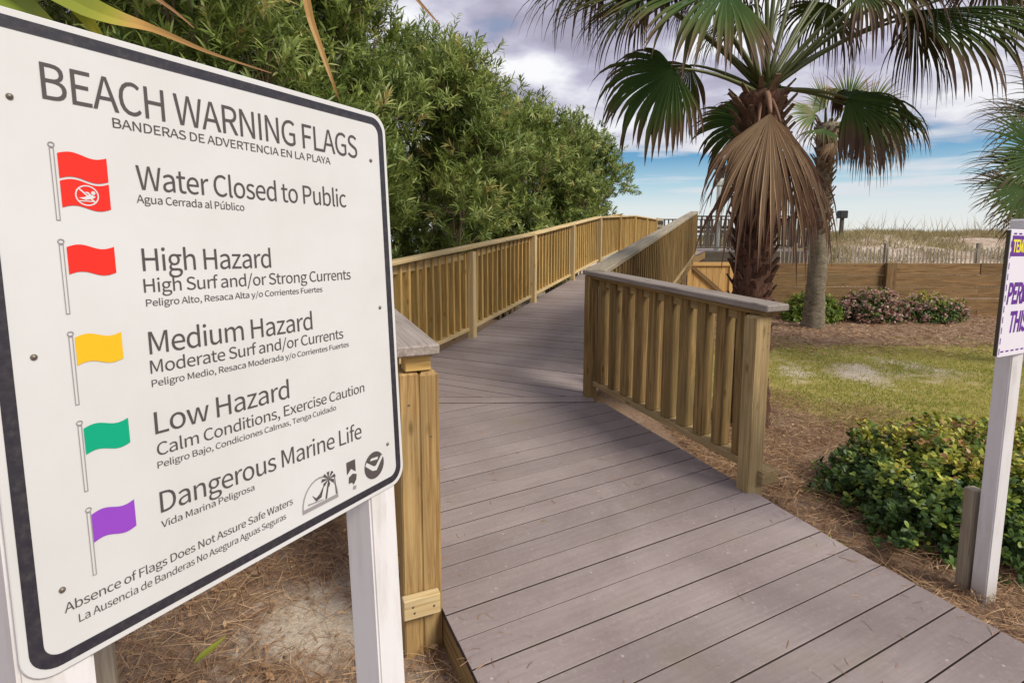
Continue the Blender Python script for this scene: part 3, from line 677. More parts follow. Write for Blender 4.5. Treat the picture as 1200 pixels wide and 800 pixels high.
for s, x0, x1, z0, h, bld in [
    ('BEACH WARNING FLAGS', -248, 241, 288, 41, .0), ('BANDERAS DE ADVERTENCIA EN LA PLAYA', -178, 173, 268, 12, .0),
    ('Water Closed to Public', -156, 205, 193, 31, .0), ('Agua Cerrada al Público', -158, -5, 175.5, 10.5, .0),
    ('High Hazard', -158, 35, 86.5, 29.5, .0), ('High Surf and/or Strong Currents', -159, 205, 58, 18, .0),
    ('Peligro Alto, Resaca Alta y/o Corrientes Fuertes', -158, 136, 39.5, 9.2, .0),
    ('Medium Hazard', -159, 109, -24.5, 30, .0), ('Moderate Surf and/or Currents', -160, 178, -50.5, 17.5, .0),
    ('Peligro Medio, Resaca Moderada y/o Corrientes Fuertes', -160, 190, -68.5, 9.2, .0),
    ('Low Hazard', -161, 52, -133, 30, .0), ('Calm Conditions, Exercise Caution', -161, 223, -163, 17.5, .0),
    ('Peligro Bajo, Condiciones Calmas, Tenga Cuidado', -162, 150, -180, 9, .0),
    ('Dangerous Marine Life', -163, 209, -246, 31, .0), ('Vida Marina Peligrosa', -164, -24, -262.5, 9.5, .0),
    ('Absence of Flags Does Not Assure Safe Waters', -278, 44, -314.5, 11.5, .0),
    ('La Ausencia de Banderas No Asegura Aguas Seguras', -265, 29, -333.5, 10, .0)]:
    dz_ = 7 if 'Danger' in s else 1.5
    tsign(s, x0, x1, z0 + dz_ * .8, z0 - dz_, h - (2 if 'Danger' in s else 0))
def flag(x0, x1, zt_, zb_, mat, amp=3.0, off=0.0008, slope=0):
    n = 14; T = []; B = []
    for i in range(n + 1):
        u = i / n; w = amp * math.sin(u * 2 * math.pi); x = x0 + (x1 - x0) * u
        T.append((x, zt_ + w)); B.append((x, zb_ + w))
    V = [(x / 1000, -off, z / 1000) for x, z in B + T]; F = [(i, i + 1, n + 2 + i, n + 1 + i) for i in range(n)]
    link('flag_print', mkmesh('flag_print', V, F, mat), sg, SP, SQ)
def pole(xt, zt_, zb_):
    ring('flagpole_print', [(a / 1000, b / 1000) for a, b in ((xt - 2.4, zt_ - 4), (xt + 2.4, zt_ - 4), (xt + 2.2, zb_), (xt - 2.2, zb_))],
         [(a / 1000, b / 1000) for a, b in ((xt - 1.4, zt_ - 5), (xt + 1.4, zt_ - 5), (xt + 1.2, zb_ + 1), (xt - 1.2, zb_ + 1))], 'ink_grey', 0.0008, SQ, SP, sg)
    c = [(math.cos(R(30 * i)), math.sin(R(30 * i))) for i in range(12)]
    ring('flagpole_print', [((xt + 3.6 * a) / 1000, (zt_ - 1 + 3.2 * b) / 1000) for a, b in c], [((xt + 2.4 * a) / 1000, (zt_ - 1 + 2.0 * b) / 1000) for a, b in c], 'ink_grey', 0.0010, SQ, SP, sg)
for zt_, zb_ in ((239, 150.5), (127, 40), (17.5, -70), (-91, -177.5), (-199.5, -284)): pole(-244.5, zt_, zb_)
flag(-239.5, -188.8, 229, 200, 'flag_red'); flag(-239.5, -188.8, 197, 166, 'flag_red')
flag(-239.5, -189.5, 119.5, 87, 'flag_red'); flag(-240.5, -190.5, 11.5, -22.5, 'flag_yellow')
flag(-241, -192, -100, -132.5, 'flag_green'); flag(-242, -194, -208, -243.5, 'flag_purple')
# no swimming emblem on the lower half of the double red flag
cc = [(math.cos(R(15 * i)), math.sin(R(15 * i))) for i in range(24)]
EX, EZ = -213.5, 181.5
ring('emblem_print', [((EX + 12.5 * a) / 1000, (EZ + 12.5 * b) / 1000) for a, b in cc], [((EX + 11 * a) / 1000, (EZ + 11 * b) / 1000) for a, b in cc], 'sign_white', 0.0012, SQ, SP, sg)
flat('emblem_print', [(EX - 8.9, EZ + 7.7), (EX - 7.7, EZ + 8.9), (EX + 8.9, EZ - 7.7), (EX + 7.7, EZ - 8.9)], 'sign_white', 0.0013, SQ, SP, sg)
flat('emblem_print', [(EX - 9, EZ - 3), (EX - 3, EZ - 2), (EX + 2, EZ + 1), (EX + 5, EZ + 1), (EX + 9, EZ - 1), (EX + 6, EZ - 3.5), (EX - 2, EZ - 5.5)], 'sign_white', 0.00135, SQ, SP, sg)
flat('emblem_print', [(EX - 3, EZ + 4), (EX + 1, EZ + 4.5), (EX + 5, EZ + .5), (EX + 2, EZ + .8), (EX, EZ + 2.6)], 'sign_white', 0.0014, SQ, SP, sg)
flat('emblem_print', [(EX + 6.6 + 2.4 * a, EZ + 3.4 + 2.4 * b) for a, b in cc[::3]], 'sign_white', 0.0014, SQ, SP, sg)
flat('emblem_print', [(EX - 9.5, EZ - 6.2), (EX + 8, EZ - 6.2), (EX + 8, EZ - 7.4), (EX - 9, EZ - 7.4)], 'sign_white', 0.00135, SQ, SP, sg)
# emblems at the lower right: palm in a half dome, state outline, round gull seal
def arc(cx_, cz_, rx, rz, a0, a1, n=14): return [(cx_ + rx * math.cos(R(a0 + (a1 - a0) * i / n)), cz_ + rz * math.sin(R(a0 + (a1 - a0) * i / n))) for i in range(n + 1)]
def stripm(o_, i_, mat, off):
    k = len(o_); V = [(x / 1000, -off, z / 1000) for x, z in list(o_) + list(i_)]
    link('emblem_print', mkmesh('emblem_print', V, [(j, j + 1, k + j + 1, k + j) for j in range(k - 1)], mat), sg, SP, SQ)
stripm(arc(102, -337, 40, 46, 0, 180), arc(102, -337, 37.5, 43, 0, 180), 'ink_grey', .0008)
flat('emblem_print', [(62, -337), (142, -337), (142, -344), (62, -344)], 'ink_grey', .00085, SQ, SP, sg)
flat('emblem_print', [(112, -336), (116, -336), (124, -304), (121, -304)], 'ink_dark', .0009, SQ, SP, sg)
for a in range(0, 360, 45): flat('emblem_print', [(122, -302), (122 + 14 * math.cos(R(a)) - 3 * math.sin(R(a)), -300 + 12 * math.sin(R(a)) + 3 * math.cos(R(a))), (122 + 17 * math.cos(R(a)), -303 + 14 * math.sin(R(a))), (122 + 14 * math.cos(R(a)) + 3 * math.sin(R(a)), -300 + 12 * math.sin(R(a)) - 3 * math.cos(R(a)))], 'ink_dark', .00095 + a * 1e-7, SQ, SP, sg)
flat('emblem_print', [(84, -318), (92, -326), (100, -322), (112, -308), (104, -329), (92, -332)], 'ink_dark', .0009, SQ, SP, sg)
flat('emblem_print', [(74, -330), (108, -334), (108, -335.5), (74, -333)], 'ink_grey', .0009, SQ, SP, sg)
flat('emblem_print', [(137, -336), (139, -336), (137, -300), (135.5, -300)], 'ink_dark', .0009, SQ, SP, sg)
flat('emblem_print', [(166, -288), (188, -288), (188, -312), (183, -308), (177, -303), (171, -308), (166, -312)], 'ink_dark', .0009, SQ, SP, sg)
flat('emblem_print', [(170, -318), (180, -314), (190, -318), (188, -328), (181, -336), (177, -330), (169, -330)], 'ink_dark', .0009, SQ, SP, sg)
flat('emblem_print', [(180, -338), (188, -340), (186, -346), (178, -345)], 'ink_grey', .0009, SQ, SP, sg)
flat('emblem_print', [(238 + 27 * a, -318 + 27 * b) for a, b in cc], 'ink_dark', .0009, SQ, SP, sg)
flat('emblem_print', [(213, -312), (232, -328), (243, -330), (264, -306), (258, -304), (242, -320), (236, -320), (217, -306)], 'sign_white', .0011, SQ, SP, sg)
flat('emblem_print', [(226, -306), (230, -302), (249, -304), (247, -309)], 'sign_white', .0011, SQ, SP, sg)
for bx, bz in ((-277.6, 284.5), (276, 287), (-281, -5), (278.7, -5), (278.8, -288), (-278, -284)):
    v, f = [], []
    for rr_, yy in ((3.6, 0), (3.4, .0012), (2.0, .0026), (.4, .0031)):
        for k in range(10): t = R(36 * k); v.append((rr_ / 1000 * math.cos(t), -yy, rr_ / 1000 * math.sin(t)))
    for i in range(3):
        for k in range(10): k2 = (k + 1) % 10; f.append((i * 10 + k, i * 10 + k2, (i + 1) * 10 + k2, (i + 1) * 10 + k))
    f.append(tuple(range(30, 40)))
    link('bolt', mkmesh('bolt', v, f, 'rust_bolt', smooth=True), sg, SP + SM @ Vector((bx / 1000, -.0003, bz / 1000)), SQ)
for lx, tz in ((0.263, 0.30), (-0.288, 0.33)):
    c = SP + SM @ Vector((lx, 0.052, 0)); c2 = Vector((c.x, c.y)); dy = -SN
    bd_ = SM @ Vector((lx, .05, -0.42)) + SP; bdx = Vector((bd_.x, bd_.y)) - c2
    me = post_shape(0.074, 0.074, 1.95, 0.008, 'post_paint'); X = SM @ Vector((0, 0, 1)); Y = SM @ Vector((0, 1, 0)); Z = X.cross(Y)
    link('post', me, sg, SP + SM @ Vector((lx, 0.0415, -0.66)), Matrix((X, Y, Z)).transposed().to_quaternion())
st0 = thing('wooden_stake', (-0.585, 0.93, -1.62), 'brown wooden stake tucked against the left post of the warning sign', 'stake')
c = Vector((-.742, .909)) * 1.22; member('shaft', (c.x, c.y, -1.7), (c.x, c.y, -0.78), 0.05, 0.04, 'stake_wood', st0, up=(.8, .6, 0))

# ------------------------------------------------------------------ second sign
rs = thing('temporary_sign', (2.05, 2.27, -1.62), 'white and purple lettered sign on a white post, cut by the right edge', 'sign')
TA = R(90 - 63)
TM = Matrix.Rotation(TA, 3, 'Z') @ Matrix.Rotation(R(1.0), 3, 'Y'); TQ = TM.to_quaternion()
TP0 = Vector((1.905, 2.10, -0.231))           # middle of the left edge
w2, h2 = 0.62, 0.500; TP = TP0 + TM @ Vector((w2 / 2, 0, 0))
sign_plate(w2, h2, .006, 0.014, 'sign_lilac', 'panel', TQ, TP, rs)
link('edge_trim', boxmesh(.004, .012, h2 - .01, 'sign_edge_dark', 0), rs, TP + TM @ Vector((-w2 / 2 - .0025, .0075, 0)), TQ)
L0 = -w2 / 2 * 1000
T2 = lambda s, x0, x1, z, h, m, **k: text(s, L0 + x0, L0 + x1, z, z, h, m, TQ, TP, rs, **k)
flat('header_print', [(L0 + 13, 146), (L0 + 598, 146), (L0 + 598, 226), (L0 + 13, 226)], 'ink_purple', .0006, TQ, TP, rs)
T2('TEMPORARY', 24, 265, 163, 46, 'ink_yellow', off=.0010, bold=.012)
T2('PERMIT', 22, 250, -38, 78, 'ink_purple', bold=.014, skew=.12)
T2('THIS', 60, 212, -152, 78, 'ink_purple', bold=.014, skew=.12)
for i in range(11): flat('dash_print', [(L0 + 6, 205 - 42 * i), (L0 + 12, 205 - 42 * i), (L0 + 12, 180 - 42 * i), (L0 + 6, 180 - 42 * i)], 'ink_purple', .0006, TQ, TP, rs)
for i in range(14): 
    for zz in (-232, 230): flat('dash_print', [(L0 + 20 + 42 * i, zz), (L0 + 45 + 42 * i, zz), (L0 + 45 + 42 * i, zz + 6), (L0 + 20 + 42 * i, zz + 6)], 'ink_purple', .0006, TQ, TP, rs)
PA = R(75); pd = Vector((math.cos(PA - R(90)), 0))
pw = Vector((2.075, 2.235)); post_at(pw, -1.72, 0.06, 0.064, 0.064, 'post_paint', rs, Vector((-math.sin(R(14)), math.cos(R(14)))), ch=.006)
ws = thing('wooden_stake', (1.99, 2.29, -1.62), 'short grey wooden stake standing against the white post by the hedge', 'stake')
post_at(Vector((2.045, 2.300)), -1.72, -1.115, 0.052, 0.05, 'stake_wood', ws, Vector((-math.sin(R(14)), math.cos(R(14)))), ch=.004)

# ------------------------------------------------------------------ foliage
LEAF_V = [(0, 0, 0), (.32, .5, .03), (.32, -.5, .03), (.72, .38, .0), (.72, -.38, .0), (1, 0, -.10)]
LEAF_F = [(0, 2, 1), (1, 2, 4, 3), (3, 4, 5)]
LEAF_R = [(0, 0, 0), (.4, .42, .05), (.4, -.42, .05), (.78, .45, .02), (.78, -.45, .02), (1, 0, -.04)]
def shoots_mesh(name, pos, dirs, per, length, width, mat, rnd_base, ang=(25, 75), twig=None, tmpl=LEAF_V, parent=None, loc=None, spread=0.9, rndamp=0.25):
    n = len(pos); F = frames(dirs); loc = np.array(loc)
    P, D, U, Rn = [], [], [], []
    t = RNG.random((n, per)); phi = RNG.random((n, per)) * 2 * np.pi; an = np.radians(RNG.uniform(ang[0], ang[1], (n, per)))
    tw = (twig or 0.15)
    base = pos[:, None, :] + F[:, None, :, 0] * (t * tw)[..., None]
    d = F[:, None, :, 0] * np.cos(an)[..., None] + F[:, None, :, 1] * (np.sin(an) * np.cos(phi))[..., None] + F[:, None, :, 2] * (np.sin(an) * np.sin(phi))[..., None]
    d = d.reshape(-1, 3); base = base.reshape(-1, 3); m = len(d)
    up = np.repeat(F[:, :, 0], per, axis=0) + RNG.normal(0, .25, (m, 3)) + [0, 0, .4]
    G = frames(d, up)
    L = length * RNG.uniform(.65, 1.15, m); Wd = width * RNG.uniform(.8, 1.2, m)
    G = G * np.stack([L, Wd, L], axis=1)[:, None, :]
    rnd = np.clip(np.repeat(rnd_base, per) + RNG.normal(0, rndamp * .5, m), 0, 1)
    me = batch_mesh(name, tmpl, LEAF_F, base - loc, G, mat, rnd)
    return me
def oleander(cx_, cy_, rx, zt_, nblob, nshoot, label, leafL=.155, leafW=.020, low=-1.25, ry=None):
    nblob = int(nblob * 1.7); nshoot = int(nshoot * 1.9)
    zb = groundz(cx_, cy_); t = thing('oleander_shrub', (cx_, cy_, zb), label, 'shrub', 'tall oleander shrubs behind the left railing')
    ry = ry or rx; blobs = []
    for i in range(nblob):
        a = random.uniform(0, 2 * math.pi); r = random.uniform(.15, .72); u = i / (nblob - 1)
        z = low + (zt_ - 0.45 - low) * (u ** .8); sh = 1.0 - .45 * max(0, (u - .55) / .45)
        blobs.append((cx_ + rx * r * sh * math.cos(a), cy_ + ry * r * sh * math.sin(a), z, rx * random.uniform(.38, .58) * (1 - .25 * u)))
    B = np.array(blobs); w = B[:, 3] ** 2; idx = RNG.choice(len(B), nshoot, p=w / w.sum()); b = B[idx]
    d = RNG.normal(0, 1, (nshoot, 3)); d /= np.linalg.norm(d, axis=1, keepdims=True); d[:, 2] = np.where(d[:, 2] < -.3, -d[:, 2], d[:, 2])
    rad = b[:, 3] * RNG.uniform(.45, 1.12, nshoot)
    pos = b[:, :3] + d * rad[:, None]
    # long arching shoots breaking out of the outline
    k = nshoot // 14; pos[:k] += d[:k] * RNG.uniform(.08, .32, k)[:, None] * [1, 1, 1.3]
    sd_ = d + [0, 0, .55] + RNG.normal(0, .25, d.shape)
    w_ = pos[:, 0] * FARN.x + pos[:, 1] * FARN.y; ok_ = ~((w_ > -3.22) & (pos[:, 2] < .75) & (pos[:, 1] > 3)); pos, d, sd_, b = pos[ok_], d[ok_], sd_[ok_], b[ok_]; nshoot = len(pos)
    clump = np.array([fbm(p[0] * 1.0 + p[2], p[1] + p[2] * .7, 1.6) for p in pos])
    rb = np.clip(.42 + .28 * clump + RNG.normal(0, .15, nshoot), .02, .88)
    rb = np.where(RNG.random(nshoot) < .035, .97, rb)
    lc = (cx_, cy_, zb)
    me = shoots_mesh('leaves', pos, sd_, 17, leafL, leafW, 'oleander_leaf', rb, (20, 80), .20, loc=lc)
    props(link('foliage', me, t, lc), kind='stuff')
    # stems: trunks from the root, branches to blobs, twigs to some shoots
    parts = []
    for (bx, by, bz, br) in blobs:
        p0 = Vector((cx_ + random.uniform(-.25, .25), cy_ + random.uniform(-.25, .25), zb - .05)); p3 = Vector((bx, by, bz))
        mid = p0.lerp(p3, .5) + Vector((random.uniform(-.2, .2), random.uniform(-.2, .2), .1)); parts.append(tube([p0, p0.lerp(mid, .5) + Vector((0, 0, .08)), mid, p3], [.028, .022, .017, .010], 6))
    for j in RNG.choice(nshoot, min(nshoot, 260), replace=False):
        q0 = Vector(b[j, :3]); q1 = Vector(pos[j]) + Vector(sd_[j]).normalized() * .15; mm = q0.lerp(q1, .5) + Vector((0, 0, .04)); parts.append(tube([q0, mm, q1], [.008, .006, .003], 4, False))
    V, F = merge(parts); link('branches', mkmesh('branches', [Vector(p) - Vector(lc) for p in V], F, 'twig'), t, lc)
oleander(-4.4, 4.2, 1.4, 4.0, 12, 900, 'oleander shrub farthest left, mostly hidden behind the warning sign')
oleander(-3.0, 5.1, 1.35, 3.7, 13, 1300, 'oleander shrub whose leaves show over the middle of the warning sign')
oleander(-2.15, 6.6, 1.15, 3.3, 14, 1500, 'tall oleander shrub just right of the warning sign corner')
oleander(-1.15, 8.9, 1.40, 2.95, 14, 1500, 'tallest full oleander shrub under the open sky at the top left', low=-.7)
oleander(-0.05, 11.0, 1.35, 2.65, 13, 1300, 'oleander shrub midway along the left railing', .13, .024)
oleander(1.05, 13.2, 1.60, 2.65, 14, 1400, 'loose topped oleander shrub towards the far end of the railing', .13, .026)
oleander(1.75, 15.9, 1.45, 2.9, 13, 1300, 'farthest oleander shrub, leaning out over the far end of the railing', .13, .028, low=-.2)
oleander(-4.6, 8.3, 1.8, 4.2, 13, 1100, 'oleander shrub in the back row behind the warning sign')
oleander(-4.8, 6.4, 1.7, 3.4, 12, 1000, 'oleander shrub in the back row, low behind the middle of the warning sign')
oleander(-3.2, 11.2, 1.7, 3.9, 13, 1100, 'oleander shrub in the back row behind the tallest one')
oleander(-1.0, 14.4, 1.9, 3.3, 13, 1100, 'oleander shrub in the back row behind the middle of the railing', .13, .028)

def bushy(name, label, cat, c, rx, ry, h, nshoot, per, L, W, mat, tmpl=LEAF_R, pw_=2.6, newtop=.0, group=None, flowers=0, mat2=None):
    zb = groundz(c[0], c[1]); lc = (c[0], c[1], zb); t = thing(name, lc, label, cat, group)
    d = RNG.normal(0, 1, (nshoot, 3)); d[:, 2] = np.abs(d[:, 2]); d /= np.linalg.norm(d, axis=1, keepdims=True)
    e = (np.abs(d[:, 0]) ** pw_ + np.abs(d[:, 1]) ** pw_ + np.abs(d[:, 2]) ** pw_) ** (1 / pw_)
    lump = np.array([1 + .16 * fbm(q[0] * 2 + c[0], q[1] * 2, 1.5) + .10 * fbm(q[0] * 6 + c[0], q[1] * 6 + q[2] * 5, 1.5) for q in d])
    rr_ = np.maximum(RNG.random(nshoot) ** .33, .55) * lump / e
    pos = np.array(lc) + d * rr_[:, None] * [rx, ry, h]
    hz = (pos[:, 2] - zb) / h
    rb = np.clip(.22 + RNG.normal(0, .12, nshoot) + newtop * ss_arr((hz - .45) / .5) * RNG.uniform(.4, 1.1, nshoot), .02, .95)
    sd_ = d * [1 / rx, 1 / ry, 1.2 / h] * .5 + [0, 0, .7] + RNG.normal(0, .25, d.shape)
    me = shoots_mesh('leaves', pos, sd_, per, L, W, mat, rb, (25, 85), L * 1.1, tmpl, loc=lc)
    props(link('foliage', me, t, lc), kind='stuff')
    parts = []
    for j in RNG.choice(nshoot, min(nshoot, 140), replace=False):
        q1 = Vector(pos[j]); q0 = Vector((c[0] + (q1.x - c[0]) * .3, c[1] + (q1.y - c[1]) * .3, zb - .02)); parts.append(tube([q0, q0.lerp(q1, .5) + Vector((0, 0, .03)), q1], [.008, .005, .002], 4, False))
    V, F = merge(parts); link('branches', mkmesh('branches', [Vector(p) - Vector(lc) for p in V], F, 'twig'), t, lc)
    if flowers:
        ok = np.where((rr_ * e > .82) & (d[:, 1] < .5))[0]; ok = RNG.choice(ok, min(flowers, len(ok)), replace=False)
        k = 14; P = (pos[ok][:, None, :] + d[ok][:, None, :] * .04 + RNG.normal(0, .024, (len(ok), k, 3))).reshape(-1, 3)
        D = RNG.normal(0, 1, P.shape) + [0, -.6, .8]; G = frames(D) * .034
        me = batch_mesh('blossoms', [(-.5, -.5, 0), (.5, -.5, .1), (.5, .5, 0), (-.5, .5, .1)], [(0, 1, 2, 3)], P - np.array(lc), G, 'petal', RNG.random(len(P)))
        props(link('blossoms', me, t, lc), kind='stuff')
def ss_arr(t): t = np.clip(t, 0, 1); return t * t * (3 - 2 * t)
bushy('hedge_bush', 'rounded glossy green hedge bush with yellow tips beside the boardwalk', 'bush', (2.90, 2.96), 1.10, 0.64, 0.46, 6200, 8, .040, .021, 'hawthorn_leaf', newtop=.75)
bushy('yellow_shrub', 'low yellow green mound at the foot of the second palm', 'shrub', (5.85, 10.55), .56, .45, .50, 900, 8, .06, .026, 'yellow_leaf', pw_=2.1)
bushy('blossom_shrub', 'pink flowering shrub against the timber wall, left one of two', 'shrub', (7.0, 10.55), .62, .45, .58, 1000, 8, .05, .026, 'hawthorn_leaf', pw_=2.2, newtop=.25, flowers=210)
bushy('blossom_shrub', 'greener pink flowering shrub against the timber wall, right one of two', 'shrub', (8.1, 10.55), .66, .45, .50, 1000, 8, .05, .026, 'hawthorn_leaf', pw_=2.2, newtop=.7, flowers=90)

# ------------------------------------------------------------------ palms
def frond(parent, crown, hub, d, n, Rr, span, droop, mat, pet='petiole_green', nseg=44, split=.5, dry=(0.0, 1.0), pleat=.22, sag=0.12, width=1.0, pr=.014, tipdry=1.0):
    crown, hub = Vector(crown), Vector(hub); d = Vector(d).normalized(); n = Vector(n); n = (n - d * n.dot(d)).normalized()
    lc = crown; fr = thing_child('frond', parent, lc)
    mid = crown.lerp(hub, .55) + Vector((0, 0, sag)) * (hub - crown).length
    path = []
    for i in range(9):
        t = i / 8; path.append((crown * (1 - t) ** 2 + mid * 2 * t * (1 - t) + hub * t * t) - lc)
    v, f = tube(path, [pr * (1.5 - .9 * i / 8) for i in range(9)], 6); link('petiole', mkmesh('petiole', v, f, pet, smooth=True), fr, lc)
    V, F, A = [], [], []; ns = 9; side = d.cross(n)
    for s in range(nseg):
        th = -span + 2 * span * (s + .5) / nseg; dth = 2 * span / nseg; u = abs(th) / span
        L = Rr * (1 - .30 * u ** 2) * random.uniform(.93, 1.05); dr = droop * random.uniform(.6, 1.4) * (1 + .5 * u) * (2.6 if random.random() < .10 else 1); L *= random.uniform(.84, 1.04)
        dirv = (d * math.cos(th) + side * math.sin(th)); lat = (-d * math.sin(th) + side * math.cos(th))
        # costapalmate: the blade folds down along its spine
        dirv = (dirv - n * (.28 * u)).normalized(); p = Vector(hub); bend = random.uniform(-.1, .1)
        prev = None; dr0 = random.uniform(*dry); twist = random.uniform(-.6, .6) * (3.0 if mat == 'frond_dead' else 1.0); bend *= 2.5 if mat == 'frond_dead' else 1; L *= random.uniform(.72, 1.05) if mat == 'frond_dead' else 1
        for i in range(ns + 1):
            t = i / ns; r = t * L
            if i:
                g = dr * (max(0, t - .30) ** 1.4) * 1.1
                dirv = (dirv + Vector((0, 0, -g)) + lat * bend * .08).normalized(); p = p + dirv * (L / ns)
            full = math.tan(dth / 2) * r * 1.02 * width
            if t > split: full = math.tan(dth / 2) * split * L * width * (1 - (t - split) / (1 - split)) ** .75 * .92
            full = max(full, .0012); nn = lat.cross(dirv); nn = nn.normalized() if nn.length > 1e-3 else n
            if nn.dot(n) < 0: nn = -nn
            la = lat * math.cos(twist * max(0, t - split)) + nn * math.sin(twist * max(0, t - split))
            k = len(V); V += [p - la * full - lc, p - nn * full * pleat * 2 - lc, p + la * full - lc]
            a = min(1, max(0, dr0 + tipdry * max(0, (t - .45 + .25 * u) / .55) ** 1.2)); A += [a, a, a]
            if i: F += [(k - 3, k, k + 1, k - 2), (k - 2, k + 1, k + 2, k - 1)]
    link('blade', mkmesh('blade', V, F, mat, {'dry': A}), fr, lc)
def thing_child(name, parent, loc):
    o = bpy.data.objects.new(name, None); o.empty_display_size = .1; COL.objects.link(o); o.parent = parent; o.location = Vector(loc) - wloc(parent); return o
def palm_trunk(t, x, y, zb, zt_, r0, r1, mat, lean=(0, 0), knob=.012):
    n = 42; seg = 22; V, F = [], []
    for i in range(n + 1):
        u = i / n; z = zb + (zt_ - zb) * u; r = r0 + (r1 - r0) * u + .05 * math.exp(-u * 14) + .05 * math.exp(-((1 - u) * 9) ** 2)
        for k in range(seg):
            a = 2 * math.pi * k / seg; rr_ = r + knob * fbm(math.cos(a) * 2 + i * .5, math.sin(a) * 2 + i * .35, 1.0) * 2 + knob * .5 * (1 if i % 2 else -1)
            V.append((lean[0] * u + rr_ * math.cos(a), lean[1] * u + rr_ * math.sin(a), z - zb))
    for i in range(n):
        for k in range(seg): k2 = (k + 1) % seg; F.append((i * seg + k, i * seg + k2, (i + 1) * seg + k2, (i + 1) * seg + k))
    F.append(tuple(range(n * seg, (n + 1) * seg)))
    link('trunk', mkmesh('trunk', V, F, mat, smooth=True), t, (x, y, zb))
def boots(t, x, y, z0, z1, r, cnt, mat, L=.16, out=.45, lean=(0, 0)):
    V = [(0, -.035, 0), (0, .035, 0), (0, .03, .022), (0, -.03, .022), (1, -.020, 0), (1, .020, 0), (1, .016, .012), (1, -.016, .012)]
    F = [(0, 1, 2, 3)[::-1], (4, 5, 6, 7), (0, 1, 5, 4), (2, 3, 7, 6), (1, 2, 6, 5), (3, 0, 4, 7)]
    me = mkmesh('leaf_base', [(a * L, b, c) for a, b, c in V], F, mat)
    for i in range(cnt):
        u = i / cnt; a = i * 2.39996 + random.uniform(-.2, .2); z = z0 + (z1 - z0) * u
        d = Vector((math.cos(a) * out, math.sin(a) * out, 1 - out * .4)).normalized(); X = d; Y = Vector((0, 0, 1)).cross(X).normalized(); Z = X.cross(Y)
        link('leaf_base', me, t, (x + lean[0] * u + r * math.cos(a), y + lean[1] * u + r * math.sin(a), z), Matrix((X, Y, Z)).transposed().to_quaternion()).scale = (random.uniform(.7, 1.2),) * 3
PX, PY = 2.08, 4.72; PC = Vector((PX, PY, 1.16)); pm = 4.72 / 640
p1 = thing('palm_tree', (PX, PY, groundz(PX, PY)), 'nearest palm with reddish fibrous trunk and a big dead frond hanging down it', 'palm tree')
palm_trunk(p1, PX, PY, groundz(PX, PY) - .05, 1.16, .175, .13, 'bark_red', knob=.018)
boots(p1, PX, PY, .45, 1.15, .125, 64, 'boot_brown', .19, .65)
boots(p1, PX, PY, -.9, .5, .16, 90, 'bark_red', .10, .5)
def H(u, v, dy=0.0): Yd = PY + dy; return Vector(((u - 600) / 640 * Yd, Yd, (274 - v) / 640 * Yd))
def pf(hub, d, n, Rr, span=R(80), droop=.5, mat='frond_live', **k): frond(p1, PC + Vector((random.uniform(-.03, .03), -.03, random.uniform(-.06, .05))), hub, d, n, Rr, span, droop, mat, **k)
pf(H(838, 6, -.45), (-.93, -.32, -.10), (-.05, -.50, .86), 1.34, R(88), .30, dry=(0, .05), nseg=64, split=.70, width=1.1, tipdry=.8)
pf(H(765, -30, -.15), (-.90, -.1, -.10), (-.1, -.6, .8), 1.0, R(90), .5, dry=(0, .2), nseg=50, split=.68, width=1.15)
pf(H(782, 90, -.25), (-.80, -.1, -.45), (-.25, -.95, .25), .82, R(98), .95, dry=(0, .1), nseg=50, split=.70, width=1.2)
pf(H(800, 86, .35), (-.55, .3, -.75), (-.1, -.9, .4), .72, R(75), 1.4, dry=(.35, .7), nseg=40)
pf(H(868, 148, .45), (-.85, .25, -.05), (-.1, -.95, .3), .58, R(100), .6, dry=(0, .1), nseg=44, split=.72, width=1.2)
pf(H(1045, 28, -.35), (.92, -.22, -.02), (.05, -.55, .85), 1.28, R(80), .7, dry=(0, .2), nseg=52, split=.68, width=1.2)
pf(H(1048, 34, -.25), (.25, -.2, -.75), (.2, -.95, .2), .80, R(60), 1.2, dry=(.5, .8), nseg=44)
pf(H(980, 122, -.1), (.66, -.2, -.12), (.1, -.72, .65), .82, R(100), 1.35, dry=(.05, .4), nseg=50, split=.72, width=1.25)
pf(H(976, 122, .3), (.85, .1, -.15), (.0, -.75, .65), .86, R(95), 1.2, mat='frond_pale', dry=(.1, .5), nseg=46, split=.62)
# stems rising out of the frame and their blades
pf(H(850, -70, .3), (-.45, .2, .85), (.2, -.9, .3), 1.0, R(80), .6, dry=(0, .1))
pf(H(875, -80, -.3), (-.35, -.5, .85), (.2, -.9, .3), 1.1, R(95), 1.0, dry=(0, .3))
pf(H(895, -95, -.1), (-.05, -.2, 1), (.1, -.95, .1), 1.0, R(80), .7, dry=(0, .1))
pf(H(935, -85, .2), (.2, .1, .95), (-.1, -.95, .2), 1.0, R(80), .7, dry=(0, .1))
pf(H(985, -55, .35), (.6, .3, .6), (-.3, -.8, .4), .95, R(85), .9, dry=(.1, .4))
pf(H(1010, -12, .5), (.8, .4, .1), (-.2, -.7, .6), .95, R(95), 1.5, dry=(.3, .6), nseg=54)
pf(H(965, -12, .75), (.4, .8, .1), (0, -.6, .7), .85, R(95), 1.6, dry=(.3, .6), nseg=50)
pf(H(905, -22, .95), (.0, .95, .1), (0, -.5, .8), .85, R(95), 1.5, dry=(.3, .6), nseg=50)
pf(H(835, 2, .75), (-.5, .85, .1), (0, -.6, .7), .85, R(95), 1.4, dry=(.3, .6), nseg=50)
pf(H(740, -60, .1), (-.9, .1, .0), (-.1, -.7, .7), .95, R(90), .9, dry=(0, .3), nseg=50)
pf(H(1120, -35, -.1), (.9, .1, .0), (0, -.6, .7), 1.05, R(95), 1.4, dry=(.3, .7), nseg=54)
